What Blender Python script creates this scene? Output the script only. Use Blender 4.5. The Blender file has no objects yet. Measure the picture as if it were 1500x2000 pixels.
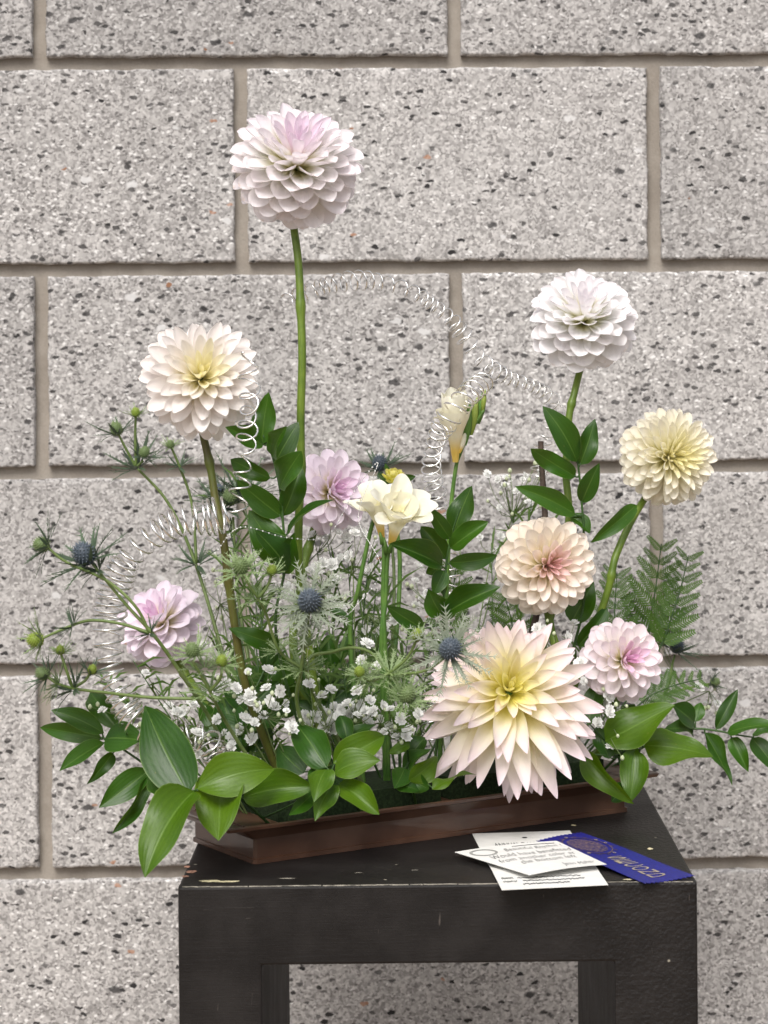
import bpy, math, random
from math import sin, cos, pi, radians, sqrt
from mathutils import Vector as V, Matrix

random.seed(7)
SC = bpy.context.scene
COL = SC.collection

# ------------------------------------------------------------------ camera
ZT = 0.80                      # height of the pedestal top
ZC = ZT + 0.386                # eye height
FPX, CX, CY = 4500.0, 830.0, 700.0   # focal length and principal point for a 1500 x 2000 picture
ROLL = radians(0.5)
CR = V((cos(ROLL), 0, -sin(ROLL))); CU = V((sin(ROLL), 0, cos(ROLL))); CF = V((0, 1, 0))
CO = V((0, 0, ZC))
cd = bpy.data.cameras.new('camera'); cam = bpy.data.objects.new('camera', cd); COL.objects.link(cam)
cam.matrix_world = Matrix(((CR.x, CU.x, -CF.x, CO.x), (CR.y, CU.y, -CF.y, CO.y), (CR.z, CU.z, -CF.z, CO.z), (0, 0, 0, 1)))
cd.sensor_fit = 'HORIZONTAL'; cd.sensor_width = 36.0; cd.lens = 36.0 * FPX / 1500.0
cd.shift_x = (750 - CX) / 1500.0; cd.shift_y = (CY - 1000) / 1500.0
cd.clip_start = 0.05; cd.clip_end = 200
cd.dof.use_dof = True; cd.dof.focus_distance = 1.85; cd.dof.aperture_fstop = 16
SC.camera = cam

# ------------------------------------------------------------------ light: an even, overcast sky
SUN_EL, SUN_AZ = radians(50), radians(194)      # azimuth clockwise from +Y: behind the camera, a little to the left
W = bpy.data.worlds.new('World'); SC.world = W; W.use_nodes = True
wn = W.node_tree.nodes; wl = W.node_tree.links; wn.clear()
sky = wn.new('ShaderNodeTexSky'); sky.sky_type = 'NISHITA'; sky.sun_disc = False
sky.sun_elevation = SUN_EL; sky.sun_rotation = SUN_AZ; sky.air_density = 1.0; sky.dust_density = 4.0; sky.ozone_density = 1.0
hs = wn.new('ShaderNodeHueSaturation'); hs.inputs['Saturation'].default_value = 0.30
bg = wn.new('ShaderNodeBackground'); bg.inputs['Strength'].default_value = 0.095
wo = wn.new('ShaderNodeOutputWorld')
wl.new(sky.outputs[0], hs.inputs['Color']); wl.new(hs.outputs[0], bg.inputs[0]); wl.new(bg.outputs[0], wo.inputs[0])
sd = bpy.data.lights.new('sun', 'SUN'); sun = bpy.data.objects.new('sun', sd); COL.objects.link(sun)
sd.energy = 1.5; sd.angle = radians(32); sd.color = (1.0, 0.968, 0.92)
sdir = V((sin(SUN_AZ) * cos(SUN_EL), cos(SUN_AZ) * cos(SUN_EL), sin(SUN_EL)))
sun.rotation_euler = sdir.to_track_quat('Z', 'Y').to_euler()
sun.location = sdir * 5
SC.view_settings.view_transform = 'Standard'; SC.view_settings.look = 'None'
SC.view_settings.exposure = 0.76; SC.view_settings.gamma = 1.0; SC.view_settings.use_curve_mapping = False
SC.render.engine = 'CYCLES'; SC.cycles.use_denoising = True
SC.cycles.max_bounces = 8; SC.cycles.transparent_max_bounces = 8

# ------------------------------------------------------------------ measuring helpers
def at(px, py, d):
    return CO + (CF + CR * ((px - CX) / FPX) + CU * ((CY - py) / FPX)) * d
def onz(px, py, z):
    r = CF + CR * ((px - CX) / FPX) + CU * ((CY - py) / FPX)
    return CO + r * ((z - ZC) / r.z)
def m_of(px, d): return px * d / FPX
TU = V((cos(radians(32.5)), sin(radians(32.5)), 0)); TN = V((-TU.y, TU.x, 0))
T0 = V((-0.134, 1.761, ZT))
def tray(u, n, z=0.02): return T0 + TU * u + TN * n + V((0, 0, z))
def rimd(px):       # distance of the tray's front rim in that direction
    k = (px - CX) / FPX
    a = T0 + TU * -0.03 + TN * -0.018
    s = (k * a.y - a.x) / (TU.x - k * TU.y)
    return a.y + s * TU.y
def rnd(a, b): return random.uniform(a, b)
def spline(pts, n=8):
    p = [V(q) for q in pts]
    if len(p) == 2: return [p[0].lerp(p[1], i / n) for i in range(n + 1)]
    p = [p[0] * 2 - p[1]] + p + [p[-1] * 2 - p[-2]]
    o = []
    for i in range(1, len(p) - 2):
        a, b, c, d = p[i - 1], p[i], p[i + 1], p[i + 2]
        for k in range(n):
            t = k / n
            o.append(0.5 * ((2 * b) + (c - a) * t + (2 * a - 5 * b + 4 * c - d) * t * t + (3 * b - a - 3 * c + d) * t ** 3))
    o.append(p[-2]); return o

# ------------------------------------------------------------------ mesh helpers
class MB:
    def __init__(s): s.v = []; s.f = []; s.c = []
    def add(s, vs, fs, cs=None):
        o = len(s.v); s.v += [tuple(x) for x in vs]; s.f += [tuple(i + o for i in f) for f in fs]
        s.c += cs if cs else [(0, 0, 0, 1)] * len(vs)
    def tube(s, pts, r0, r1=None, sides=7, cap=True, nodes=()):
        r1 = r0 if r1 is None else r1
        n = len(pts); t = [(pts[min(i + 1, n - 1)] - pts[max(i - 1, 0)]).normalized() for i in range(n)]
        a = t[0].orthogonal().normalized(); vs = []
        for i in range(n):
            a = (a - t[i] * a.dot(t[i])).normalized(); b = t[i].cross(a)
            r = (r0 + (r1 - r0) * i / (n - 1)) * (1 + sum(.32 * math.exp(-((i / (n - 1) - q) / .014) ** 2) for q in nodes))
            for k in range(sides):
                w = 2 * pi * k / sides; vs.append(pts[i] + (a * cos(w) + b * sin(w)) * r)
        fs = [(i * sides + k, i * sides + (k + 1) % sides, (i + 1) * sides + (k + 1) % sides, (i + 1) * sides + k) for i in range(n - 1) for k in range(sides)]
        if cap: fs += [tuple(range(sides))[::-1], tuple((n - 1) * sides + k for k in range(sides))]
        s.add(vs, fs, [(i / (n - 1), 0, 0, 1) for i in range(n) for k in range(sides)])
    def box(s, x0, x1, y0, y1, z0, z1, xf=None):
        vs = [V((x, y, z)) for x in (x0, x1) for y in (y0, y1) for z in (z0, z1)]
        if xf: vs = [xf(v) for v in vs]
        s.add(vs, [(0, 1, 3, 2), (4, 6, 7, 5), (0, 4, 5, 1), (2, 3, 7, 6), (0, 2, 6, 4), (1, 5, 7, 3)])
    def mesh(s, name, mat=None, smooth=True):
        me = bpy.data.meshes.new(name); me.from_pydata(s.v, [], s.f)
        ca = me.color_attributes.new('pc', 'FLOAT_COLOR', 'POINT')
        ca.data.foreach_set('color', [x for c in s.c for x in c])
        if smooth: me.polygons.foreach_set('use_smooth', [True] * len(me.polygons))
        if mat: me.materials.append(mat)
        me.update(); return me
def put(name, me, parent=None, mx=None, loc=None):
    o = bpy.data.objects.new(name, me); COL.objects.link(o)
    if mx is not None: o.matrix_basis = mx
    if loc is not None: o.location = loc
    if parent: o.parent = parent
    return o
def thing(name, label, cat, loc=(0, 0, 0), group=None):
    o = bpy.data.objects.new(name, None); COL.objects.link(o); o.location = loc; o.empty_display_size = 0.02
    o['label'] = label; o['category'] = cat
    if group: o['group'] = group
    return o
def rel(root, mb):               # mesh built in world space -> the root's own space
    l = root.location; mb.v = [(x - l.x, y - l.y, z - l.z) for x, y, z in mb.v]; return mb
def basis(x, z, sx, sy, sz, loc):
    x = x.normalized(); z = (z - x * z.dot(x)).normalized(); y = z.cross(x)
    return Matrix(((x.x * sx, y.x * sy, z.x * sz, loc.x), (x.y * sx, y.y * sy, z.y * sz, loc.y), (x.z * sx, y.z * sy, z.z * sz, loc.z), (0, 0, 0, 1)))

# ------------------------------------------------------------------ material helpers
class NT:
    def __init__(s, name):
        s.m = bpy.data.materials.new(name); s.m.use_nodes = True; s.t = s.m.node_tree; s.t.nodes.clear()
        s.out = s.n('ShaderNodeOutputMaterial')
    def n(s, kind, props=None, **inp):
        nd = s.t.nodes.new(kind)
        for k, v in (props or {}).items(): setattr(nd, k, v)
        for k, v in inp.items():
            k = k.replace('_', ' ')
            s.set(nd, int(k[1:]) if k[0] == 'i' and k[1:].isdigit() else k, v)
        return nd
    def set(s, nd, k, v):
        if isinstance(v, bpy.types.NodeSocket): s.t.links.new(v, nd.inputs[k])
        else:
            if isinstance(v, (tuple, list)) and len(v) == 3 and nd.inputs[k].type == 'RGBA': v = (*v, 1)
            nd.inputs[k].default_value = v
    def math(s, op, a, b=0.0, c=0.0, clamp=False):
        nd = s.n('ShaderNodeMath', dict(operation=op, use_clamp=clamp), i0=a, i1=b)
        if op in ('MULTIPLY_ADD', 'SMOOTH_MIN'): s.set(nd, 2, c)
        return nd.outputs[0]
    def ss(s, x, a, b):          # smoothstep
        return s.n('ShaderNodeMapRange', dict(interpolation_type='SMOOTHSTEP'), Value=x, From_Min=a, From_Max=b).outputs[0]
    def mix(s, f, a, b, mode='MIX'):
        nd = s.n('ShaderNodeMix', dict(data_type='RGBA', blend_type=mode))
        s.set(nd, 0, f); s.set(nd, 6, a); s.set(nd, 7, b); return nd.outputs[2]
    def noise(s, vec, scale, detail=3.0, rough=0.55, dist=0.0):
        return s.n('ShaderNodeTexNoise', None, Vector=vec, Scale=scale, Detail=detail, Roughness=rough, Distortion=dist).outputs[0]
    def voro(s, vec, scale, feature='F1', rand=1.0):
        return s.n('ShaderNodeTexVoronoi', dict(feature=feature), Vector=vec, Scale=scale, Randomness=rand)
    def sep(s, c): return s.n('ShaderNodeSeparateColor', None, Color=c).outputs
    def pc(s): return s.sep(s.n('ShaderNodeAttribute', dict(attribute_name='pc')).outputs[0])
    def obj(s): return s.n('ShaderNodeTexCoord').outputs['Object']
    def rand(s): return s.n('ShaderNodeObjectInfo').outputs['Random']
    def vadd(s, a, b): return s.n('ShaderNodeVectorMath', dict(operation='ADD'), i0=a, i1=b).outputs[0]
    def bump(s, h, strength=0.3, dist=0.001):
        return s.n('ShaderNodeBump', None, Height=h, Strength=strength, Distance=dist).outputs[0]
    def bsdf(s, col, rough=0.5, spec=0.5, normal=None, metal=0.0, trans=0.0, tcol=None, coat=0.0, aniso=None, sheen=0.0):
        p = s.n('ShaderNodeBsdfPrincipled', None, Base_Color=col, Roughness=rough, Metallic=metal)
        s.set(p, 'Specular IOR Level', spec); s.set(p, 'Coat Weight', coat)
        if sheen: s.set(p, 'Sheen Weight', sheen)
        if normal is not None: s.set(p, 'Normal', normal)
        sh = p.outputs[0]
        if trans:
            t = s.n('ShaderNodeBsdfTranslucent', None, Color=tcol if tcol is not None else col)
            sh = s.n('ShaderNodeMixShader', None, i0=trans, i1=sh, i2=t.outputs[0]).outputs[0]
        s.t.links.new(sh, s.out.inputs[0]); return s.m

def mat_block():
    s = NT('ground_face_block'); r = s.rand()
    off = s.n('ShaderNodeCombineXYZ', None, X=s.math('MULTIPLY', r, 37.0), Y=s.math('MULTIPLY', r, 11.0), Z=s.math('MULTIPLY', r, 53.0)).outputs[0]
    o = s.vadd(s.obj(), off)
    nz = s.n('ShaderNodeTexNoise', None, Vector=o, Scale=160.0, Detail=2.0).outputs[1]
    warp = s.n('ShaderNodeVectorMath', dict(operation='MULTIPLY_ADD'), i0=nz, i1=(0.006, 0.006, 0.006), i2=o).outputs[0]
    sq = s.n('ShaderNodeMapping', None, Vector=warp, Rotation=(0.0, 0.5, 0.0), Scale=(0.75, 1.0, 1.3)).outputs[0]
    big = s.noise(o, 9.0, 4.0); mid = s.noise(o, 60.0, 3.0)
    col = s.mix(s.ss(big, .3, .7), (.335, .312, .292), (.425, .400, .378))
    f1 = s.n('ShaderNodeTexVoronoi', dict(feature='SMOOTH_F1'), Vector=warp, Scale=430.0, Smoothness=.3); g1 = s.sep(f1.outputs['Color'])
    col = s.mix(.8, col, s.mix(g1[0], (.15, .139, .131), (.64, .605, .575)))
    col = s.mix(s.math('MULTIPLY', s.ss(mid, .45, .7), .3), col, (.47, .445, .42))
    f2 = s.voro(sq, 240.0); g2 = s.sep(f2.outputs['Color']); inn2 = s.ss(f2.outputs['Distance'], .5, .2)
    col = s.mix(s.math('MULTIPLY', s.math('GREATER_THAN', g2[1], .86), inn2), col, (.74, .71, .68))
    col = s.mix(s.math('MULTIPLY', s.math('LESS_THAN', g2[1], .17), s.math('MULTIPLY', inn2, .85)), col, (.11, .10, .095))
    dens = s.noise(o, 16.0, 2.0)
    sq3 = s.n('ShaderNodeMapping', None, Vector=warp, Rotation=(0.0, -.35, 0.0), Scale=(.7, 1.0, 1.35)).outputs[0]
    f3 = s.voro(sq3, 150.0); g3 = s.sep(f3.outputs['Color']); inn3 = s.ss(f3.outputs['Distance'], .47, .34)
    thr = s.math('MULTIPLY_ADD', s.ss(dens, .35, .7), .22, .07)
    blk = s.math('MULTIPLY', s.math('LESS_THAN', g3[0], thr), inn3)
    col = s.mix(s.math('MULTIPLY', blk, s.math('MULTIPLY_ADD', g3[1], .3, .7)), col, (.022, .02, .02))
    col = s.mix(s.math('MULTIPLY', s.math('GREATER_THAN', g3[2], .9975), s.math('MULTIPLY', inn3, .7)), col, (.38, .17, .08))
    f4 = s.voro(sq, 78.0); g4 = s.sep(f4.outputs['Color']); b4 = s.math('MULTIPLY', s.math('LESS_THAN', g4[0], .035), s.ss(f4.outputs['Distance'], .42, .25))
    col = s.mix(s.math('MULTIPLY', b4, .85), col, s.mix(s.math('GREATER_THAN', g4[1], .6), (.028, .026, .026), (.66, .64, .62)))
    tone = s.math('MULTIPLY_ADD', s.ss(s.noise(o, 3.2, 3), .3, .7), .14, s.math('MULTIPLY_ADD', r, .16, .84))
    col = s.mix(1.0, col, s.n('ShaderNodeCombineColor', None, Red=s.math('MULTIPLY', tone, .985), Green=tone, Blue=s.math('MULTIPLY', tone, 1.03)).outputs[0], 'MULTIPLY')
    h = s.math('ADD', s.math('MULTIPLY', g1[1], .3), s.math('SUBTRACT', s.math('MULTIPLY', mid, .3), s.math('MULTIPLY', blk, .8)))
    return s.bsdf(col, .75, .3, s.bump(h, .12, .0010))
def mat_mortar():
    s = NT('mortar'); o = s.obj(); a = s.noise(o, 22, 5, .65); b = s.noise(o, 420, 3)
    col = s.mix(s.ss(a, .3, .7), (.235, .205, .175), (.34, .305, .265)); col = s.mix(.25, col, s.mix(b, (.15, .13, .1), (.5, .45, .4)))
    return s.bsdf(col, .9, .2, s.bump(s.math('ADD', b, s.math('MULTIPLY', a, 2.0)), .5, .001))
def mat_paving():
    s = NT('paving'); o = s.obj(); a = s.noise(o, 3, 5); b = s.noise(o, 180, 3)
    return s.bsdf(s.mix(b, s.mix(a, (.26, .19, .13), (.34, .25, .17)), (.38, .29, .21)), .9, .2, s.bump(b, .4, .002))
def mat_black_paint():
    s = NT('black_paint'); o = s.obj()
    a = s.noise(o, 22, 5, .6); f = s.noise(o, 420, 2); x = s.n('ShaderNodeSeparateXYZ', None, Vector=o).outputs[0]
    st = s.n('ShaderNodeMapping', None, Vector=o, Scale=(1.2, 26.0, 26.0), Rotation=(0.0, 0.0, 0.06)).outputs[0]
    scr = s.noise(st, 26, 3, .7, 1.0); sc2 = s.noise(s.n('ShaderNodeMapping', None, Vector=o, Scale=(9.0, 1.0, 1.0), Rotation=(.2, .4, .5)).outputs[0], 40, 2, .6)
    spk = s.voro(o, 130); sp = s.sep(spk.outputs['Color'])
    col = s.mix(s.ss(a, .35, .7), (.0085, .0072, .007), (.0165, .0142, .0135))
    col = s.mix(s.math('MULTIPLY', s.ss(scr, .70, .78), .35), col, (.16, .145, .13))
    col = s.mix(s.math('MULTIPLY', s.ss(sc2, .73, .79), .3), col, (.2, .17, .15))
    dot = s.math('MULTIPLY', s.math('GREATER_THAN', sp[0], .985), s.ss(spk.outputs['Distance'], .22, .1))
    col = s.mix(s.math('MULTIPLY', dot, .8), col, (.42, .38, .3))
    peel = s.math('MULTIPLY', s.noise(o, 300, 1), s.ss(x, .02, .16))
    rough = s.math('MULTIPLY_ADD', a, .3, .33)
    h = s.math('ADD', s.math('MULTIPLY', peel, 2.4), s.math('ADD', s.math('MULTIPLY', f, .35), s.math('MULTIPLY', scr, .5)))
    return s.bsdf(col, rough, .3, s.bump(h, .5, .0007))
def mat_plain(name, col, rough=.5, spec=.5, metal=0.0, trans=0.0, vary=.12, scale=60.0, coat=0.0, bump=.15):
    s = NT(name); o = s.obj(); a = s.noise(o, scale, 3)
    lo = tuple(c * (1 - vary) for c in col); hi = tuple(min(1, c * (1 + vary)) for c in col)
    c = s.mix(s.ss(a, .3, .7), lo, hi)
    return s.bsdf(c, rough, spec, s.bump(a, bump, .0006), metal, trans, None, coat)
def mat_tray():
    s = NT('brown_lacquer'); o = s.obj(); a = s.noise(o, 16, 4); b = s.noise(o, 250, 2)
    col = s.mix(s.ss(a, .35, .65), (.068, .030, .017), (.125, .062, .038))
    return s.bsdf(col, s.math('MULTIPLY_ADD', a, .25, .24), .5, s.bump(b, .06, .0004), coat=.35)
def mat_stem(name, lo, hi):
    s = NT(name); o = s.obj(); a = s.noise(o, 45, 4); u = s.pc()[0]
    st = s.noise(s.n('ShaderNodeMapping', None, Vector=o, Scale=(1., 1., .05)).outputs[0], 900, 2)
    col = s.mix(s.ss(a, .3, .7), lo, hi); col = s.mix(s.math('MULTIPLY', s.ss(st, .45, .7), .3), col, tuple(c * .6 for c in lo))
    return s.bsdf(col, .42, .45, s.bump(st, .2, .0005), trans=.08)
def mat_leaf(name, lo, hi, tr=(.18, .34, .02), rough=.36, trans=.2):
    s = NT(name); o = s.obj(); p = s.pc(); r = s.rand(); v = p[1]
    a = s.noise(o, 2.3, 3)
    v2 = s.math('MULTIPLY_ADD', s.noise(o, 5.0, 2), .05, v)
    w = s.math('MULTIPLY_ADD', s.math('SINE', s.math('MULTIPLY', v2, 52.0)), .5, .5); fine = s.noise(o, 26.0, 3)
    vein = s.ss(w, .78, 1.0); midr = s.ss(s.math('ABSOLUTE', s.math('SUBTRACT', v, .5)), .035, .0)
    col = s.mix(s.ss(s.math('ADD', s.math('MULTIPLY', a, .6), s.math('MULTIPLY', r, .5)), .2, .85), lo, hi)
    col = s.mix(s.math('MULTIPLY', vein, .10), col, tuple(min(1, c * 1.7 + .012) for c in hi))
    col = s.mix(s.math('MULTIPLY', midr, .45), col, (.16, .27, .05))
    edge = s.ss(s.math('ABSOLUTE', s.math('SUBTRACT', v, .5)), .475, .5)
    col = s.mix(s.math('MULTIPLY', edge, .55), col, (.22, .32, .08))
    spots = s.voro(o, 9.0); sp = s.sep(spots.outputs['Color'])
    col = s.mix(s.math('MULTIPLY', s.math('GREATER_THAN', sp[0], .93), s.math('MULTIPLY', s.ss(spots.outputs['Distance'], .16, .05), .5)), col, (.24, .2, .06))
    h = s.math('ADD', s.math('MULTIPLY', w, .35), s.math('ADD', s.math('MULTIPLY', midr, -1.0), s.math('ADD', s.math('MULTIPLY', a, 1.6), s.math('MULTIPLY', fine, .5))))
    col = s.mix(s.math('MULTIPLY', s.ss(fine, .4, .75), .25), col, tuple(c * .6 for c in lo))
    return s.bsdf(col, s.math('MULTIPLY_ADD', a, .22, rough - .08), .4, s.bump(h, .17, .0014), trans=trans, tcol=tr)
def mat_petal(name, throat, mid, tip, young, tipamt=.6, yamt=.8, thr=.55, side=None):
    s = NT(name); p = s.pc(); u, st, av = p[0], p[1], p[2]; o = s.obj(); r = s.rand()
    lines = s.math('MULTIPLY_ADD', s.math('SINE', s.math('MULTIPLY', av, 38.0)), .5, .5)
    col = s.mix(s.ss(u, thr, .12), mid, throat)
    col = s.mix(s.math('MULTIPLY', s.ss(u, .55, 1.0), tipamt), col, tip)
    yv = s.ss(st, .42, .0)
    col = s.mix(s.math('MULTIPLY', yv, yamt), col, young)
    col = s.mix(s.math('MULTIPLY', s.ss(lines, .5, 1.0), .10), col, tip)
    col = s.mix(s.math('MULTIPLY', s.ss(r, .5, 1.0), .18), col, tip)
    brown = s.math('MULTIPLY', s.math('MULTIPLY', s.ss(u, .93, 1.0), s.ss(s.noise(o, 6, 2), .5, .68)), s.math('GREATER_THAN', r, .55))
    col = s.mix(s.math('MULTIPLY', brown, .5), col, (.55, .36, .22))
    h = s.math('ADD', s.math('MULTIPLY', lines, .5), s.noise(o, 7, 3))
    return s.bsdf(col, .52, .35, s.bump(h, .12, .002), trans=.36, tcol=s.mix(.6, col, mid))
def mat_bract(name, lo, hi):
    s = NT(name); u = s.pc()[0]; r = s.rand(); a = s.noise(s.obj(), 60, 2)
    col = s.mix(s.math('MULTIPLY_ADD', u, .6, s.math('MULTIPLY', a, .4)), lo, hi)
    return s.bsdf(col, .5, .35, trans=.12)

def mat_foil():          # foil rubbed thin over the blue satin
    s = NT('worn_foil'); o = s.obj(); a = s.noise(o, 420, 4, .7)
    return s.bsdf(s.mix(s.ss(a, .42, .62), (.007, .006, .10), (.20, .13, .12)), .45, .5, s.bump(a, .3, .0005))
M = dict(
    block=mat_block(), mortar=mat_mortar(), paving=mat_paving(), paint=mat_black_paint(), tray=mat_tray(),
    foam=mat_plain('soaked_foam', (.02, .035, .014), .9, .2, vary=.4, scale=400, bump=.8),
    stem=mat_stem('dahlia_stem', (.085, .15, .014), (.17, .25, .03)),
    stem_d=mat_stem('brown_green_stem', (.10, .085, .018), (.13, .16, .03)),
    rstem=mat_stem('ruscus_stem', (.03, .075, .015), (.06, .13, .03)),
    estem=mat_stem('thistle_stem', (.11, .17, .04), (.2, .27, .09)),
    gstem=mat_stem('thread_stem', (.11, .16, .05), (.2, .27, .1)),
    fstem=mat_stem('freesia_stem', (.07, .17, .03), (.14, .27, .05)),
    leaf=mat_leaf('ruscus_leaf', (.008, .042, .002), (.028, .095, .004)),
    leafy=mat_leaf('bright_ruscus_leaf', (.036, .098, .002), (.078, .155, .003), (.24, .40, .008)),  # brighter, yellower green than ruscus_leaf, for leaves along the tray rim
    fern=mat_leaf('fern_leaf', (.028, .08, .008), (.07, .155, .018), rough=.5),
    needle=mat_leaf('needle_leaf', (.026, .058, .018), (.055, .105, .035), rough=.55, trans=.1),
    cone_b=mat_bract('blue_cone', (.032, .045, .062), (.22, .26, .31)),
    cone_g=mat_bract('green_cone', (.10, .16, .05), (.33, .40, .20)),
    cone_y=mat_bract('yellow_green_cone', (.17, .25, .02), (.40, .48, .12)),
    bract_b=mat_bract('silver_bract', (.12, .16, .10), (.38, .41, .32)),
    bract_d=mat_bract('dark_bract', (.035, .065, .038), (.13, .18, .11)),
    bract_g=mat_bract('green_bract', (.12, .20, .06), (.34, .42, .22)),
    gyp=mat_plain('white_blossom', (.93, .93, .91), .6, .3, trans=.25, vary=.06, scale=300),
    gbud=mat_plain('pale_bud', (.62, .68, .45), .6, .3, trans=.15),
    silver=mat_plain('silver_wire', (.90, .89, .87), .26, .5, 1.0, vary=.04, bump=.02),
    paper=mat_plain('card_paper', (.80, .79, .76), .7, .3, trans=.1, vary=.03, scale=90),
    ink=mat_plain('ink', (.03, .03, .035), .6, .3), grey_ink=mat_plain('grey_print', (.34, .34, .32), .7, .3),
    ribbon=mat_plain('blue_satin', (.010, .011, .20), .38, .5, vary=.3, scale=500, bump=.1),
    gold=mat_plain('gold_foil', (.72, .60, .46), .35, .5, .6), gold_d=mat_foil(),
    chip_p=mat_plain('bare_filler', (.50, .27, .20), .85, .2, vary=.3, scale=300), chip_y=mat_plain('bare_wood', (.56, .50, .32), .8, .2, vary=.3, scale=300),
    worn=mat_plain('worn_edge', (.22, .20, .165), .7, .3, vary=.6, scale=120),
    stick=mat_plain('brown_stick', (.06, .042, .032), .7, .3, vary=.3, scale=200),
    ybud=mat_petal('yellow_bud', (.55, .62, .10), (.86, .80, .14), (.93, .88, .45), (.85, .8, .2), .6, .1),
    frp=mat_petal('freesia_lobe', (.86, .80, .5), (.93, .90, .76), (.95, .94, .87), (.9, .86, .66), .7, .1, thr=.3),
    fre=mat_petal('freesia_petal', (.88, .62, .10), (.93, .90, .74), (.95, .94, .86), (.9, .86, .66), .7, .1, thr=.36),
)

# ------------------------------------------------------------------ the block wall and the ground
mb = MB(); mb.box(-3, 3, -1.5, 2.6, -.05, 0)
g = put('pavement', mb.mesh('pavement', M['paving'], False)); g['kind'] = 'structure'

WD = 2.262                                     # distance of the wall face straight ahead
WA = radians(1.6)
WX = V((cos(WA), sin(WA), 0)); WYV = V((-sin(WA), cos(WA), 0))
wall = thing('block_wall', 'speckled light grey ground-face concrete block wall with tan mortar behind the flowers', 'wall', V((0, WD, 0)))
wall.rotation_euler = (0, 0, WA)
zj = [ZC + (700 - y) / FPX * WD for y in (1697, 1300, 916, 522, 120)]
zj = [0.0, zj[0] - .6, zj[0] - .4, zj[0] - .2] + zj + [zj[-1] + .201 * k for k in (1, 2, 3)]
def xw(px): return (px - CX) / FPX * WD
XO, XE, BW = xw(893), xw(473), .4062
mb = MB(); mb.box(-1.45, 1.45, .0095, .16, 0, zj[-1])
put('mortar', mb.mesh('mortar', M['mortar'], False), wall)
JT = .0062
def block_mesh(w, h, seed):
    rg = random.Random(seed); mb = MB(); nx, nz = 56, 28
    ph = [rg.uniform(0, 6.28) for _ in range(12)]
    def wob(t, k): return sum(sin(t * f * 60 + ph[(k + i) % 12]) * a for i, (f, a) in enumerate(((1, .0004), (2.7, .0003), (6.1, .0003), (11.3, .0003))))
    def ax(n):           # samples bunched at the edges so the arris stays crisp
        e = [0, .0015, .003, .006]
        return e, n
    def samples(L, n):
        e = [0, .0012, .0026, .0055]; return e + [.0055 + (L - .011) * i / n for i in range(1, n)] + [L - q for q in e[::-1]]
    xs, zs = samples(w, nx), samples(h, nz); vs = []
    def rounding(d):
        R = .0018; return 0 if d >= R else R - sqrt(max(0, R * R - (R - d) ** 2))
    for z in zs:
        for x in xs:
            ex, ez = min(x, w - x), min(z, h - z)
            dep = min(.0018, rounding(ex) + rounding(ez))
            X = x + (wob(z, 1) if x < w / 2 else wob(z, 4)) * (1 if ex < .004 else 0)
            Z = z + (wob(x, 2) if z < h / 2 else wob(x, 6)) * (1 if ez < .004 else 0)
            dep += .0014 * max(0, sin(x * 90 + ph[3]) * sin(x * 37 + ph[5])) * (1 if ez < .003 else 0)
            vs.append(V((X - w / 2, dep + rg.uniform(-.00022, .00022), Z)))
    a, b = len(xs), len(zs)
    fs = [(j * a + i, j * a + i + 1, (j + 1) * a + i + 1, (j + 1) * a + i) for j in range(b - 1) for i in range(a - 1)]
    mb.add(vs, fs)
    # sides and back
    ring = [j for j in range(a)] + [a * (j + 1) - 1 for j in range(1, b)] + [a * (b - 1) + i for i in range(a - 2, -1, -1)] + [a * j for j in range(b - 2, 0, -1)]
    o = len(mb.v); back = [V((mb.v[i][0], .15, mb.v[i][2])) for i in ring]; n = len(ring)
    mb.v += [tuple(v) for v in back]; mb.c += [(0, 0, 0, 1)] * n
    mb.f += [(ring[k], o + k, o + (k + 1) % n, ring[(k + 1) % n]) for k in range(n)] + [tuple(range(o, o + n))]
    me = mb.mesh('block', M['block'], True); return me
bcache = {}
for c in range(len(zj) - 1):
    z0, z1 = zj[c] + JT, zj[c + 1] - JT
    h = round(z1 - z0, 4)
    x0 = (XO if (c % 2 == 0) else XE) + random.uniform(-.001, .001)
    if c == 0: h = round(h, 4)
    for i in range(-4, 4):
        xa = x0 + i * BW + .0068; xb = x0 + (i + 1) * BW - .0068
        if xb < -1.3 or xa > 1.3: continue
        key = (c, i % 2)
        if key not in bcache: bcache[key] = block_mesh(xb - xa, h, c * 7 + i % 2)
        o = put('block', bcache[key], wall, loc=V(((xa + xb) / 2, random.uniform(-.0006, .0006), z0)))

# ------------------------------------------------------------------ the pedestal
PW, PT, PD0 = .381, .058, 1.69
ped = thing('pedestal', 'black painted wooden display pedestal with scuffed edges carrying the flower tray', 'pedestal', V((.006, PD0, 0)))
ped.rotation_euler = (0, 0, radians(0.45))
def bev_box(x0, x1, y0, y1, z0, z1, b=.0018, seg=2):
    import bmesh
    bm = bmesh.new(); bmesh.ops.create_cube(bm, size=1.0)
    for v in bm.verts: v.co = V(((x0 + x1) / 2 + v.co.x * (x1 - x0), (y0 + y1) / 2 + v.co.y * (y1 - y0), (z0 + z1) / 2 + v.co.z * (z1 - z0)))
    bmesh.ops.bevel(bm, geom=list(bm.edges), offset=b, segments=seg, affect='EDGES', profile=.6)
    return bm
def put_bm(name, bm, mat, parent=None, smooth=False):
    me = bpy.data.meshes.new(name); bm.to_mesh(me); bm.free(); me.materials.append(mat)
    if smooth: me.polygons.foreach_set('use_smooth', [True] * len(me.polygons))
    return put(name, me, parent)
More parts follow.
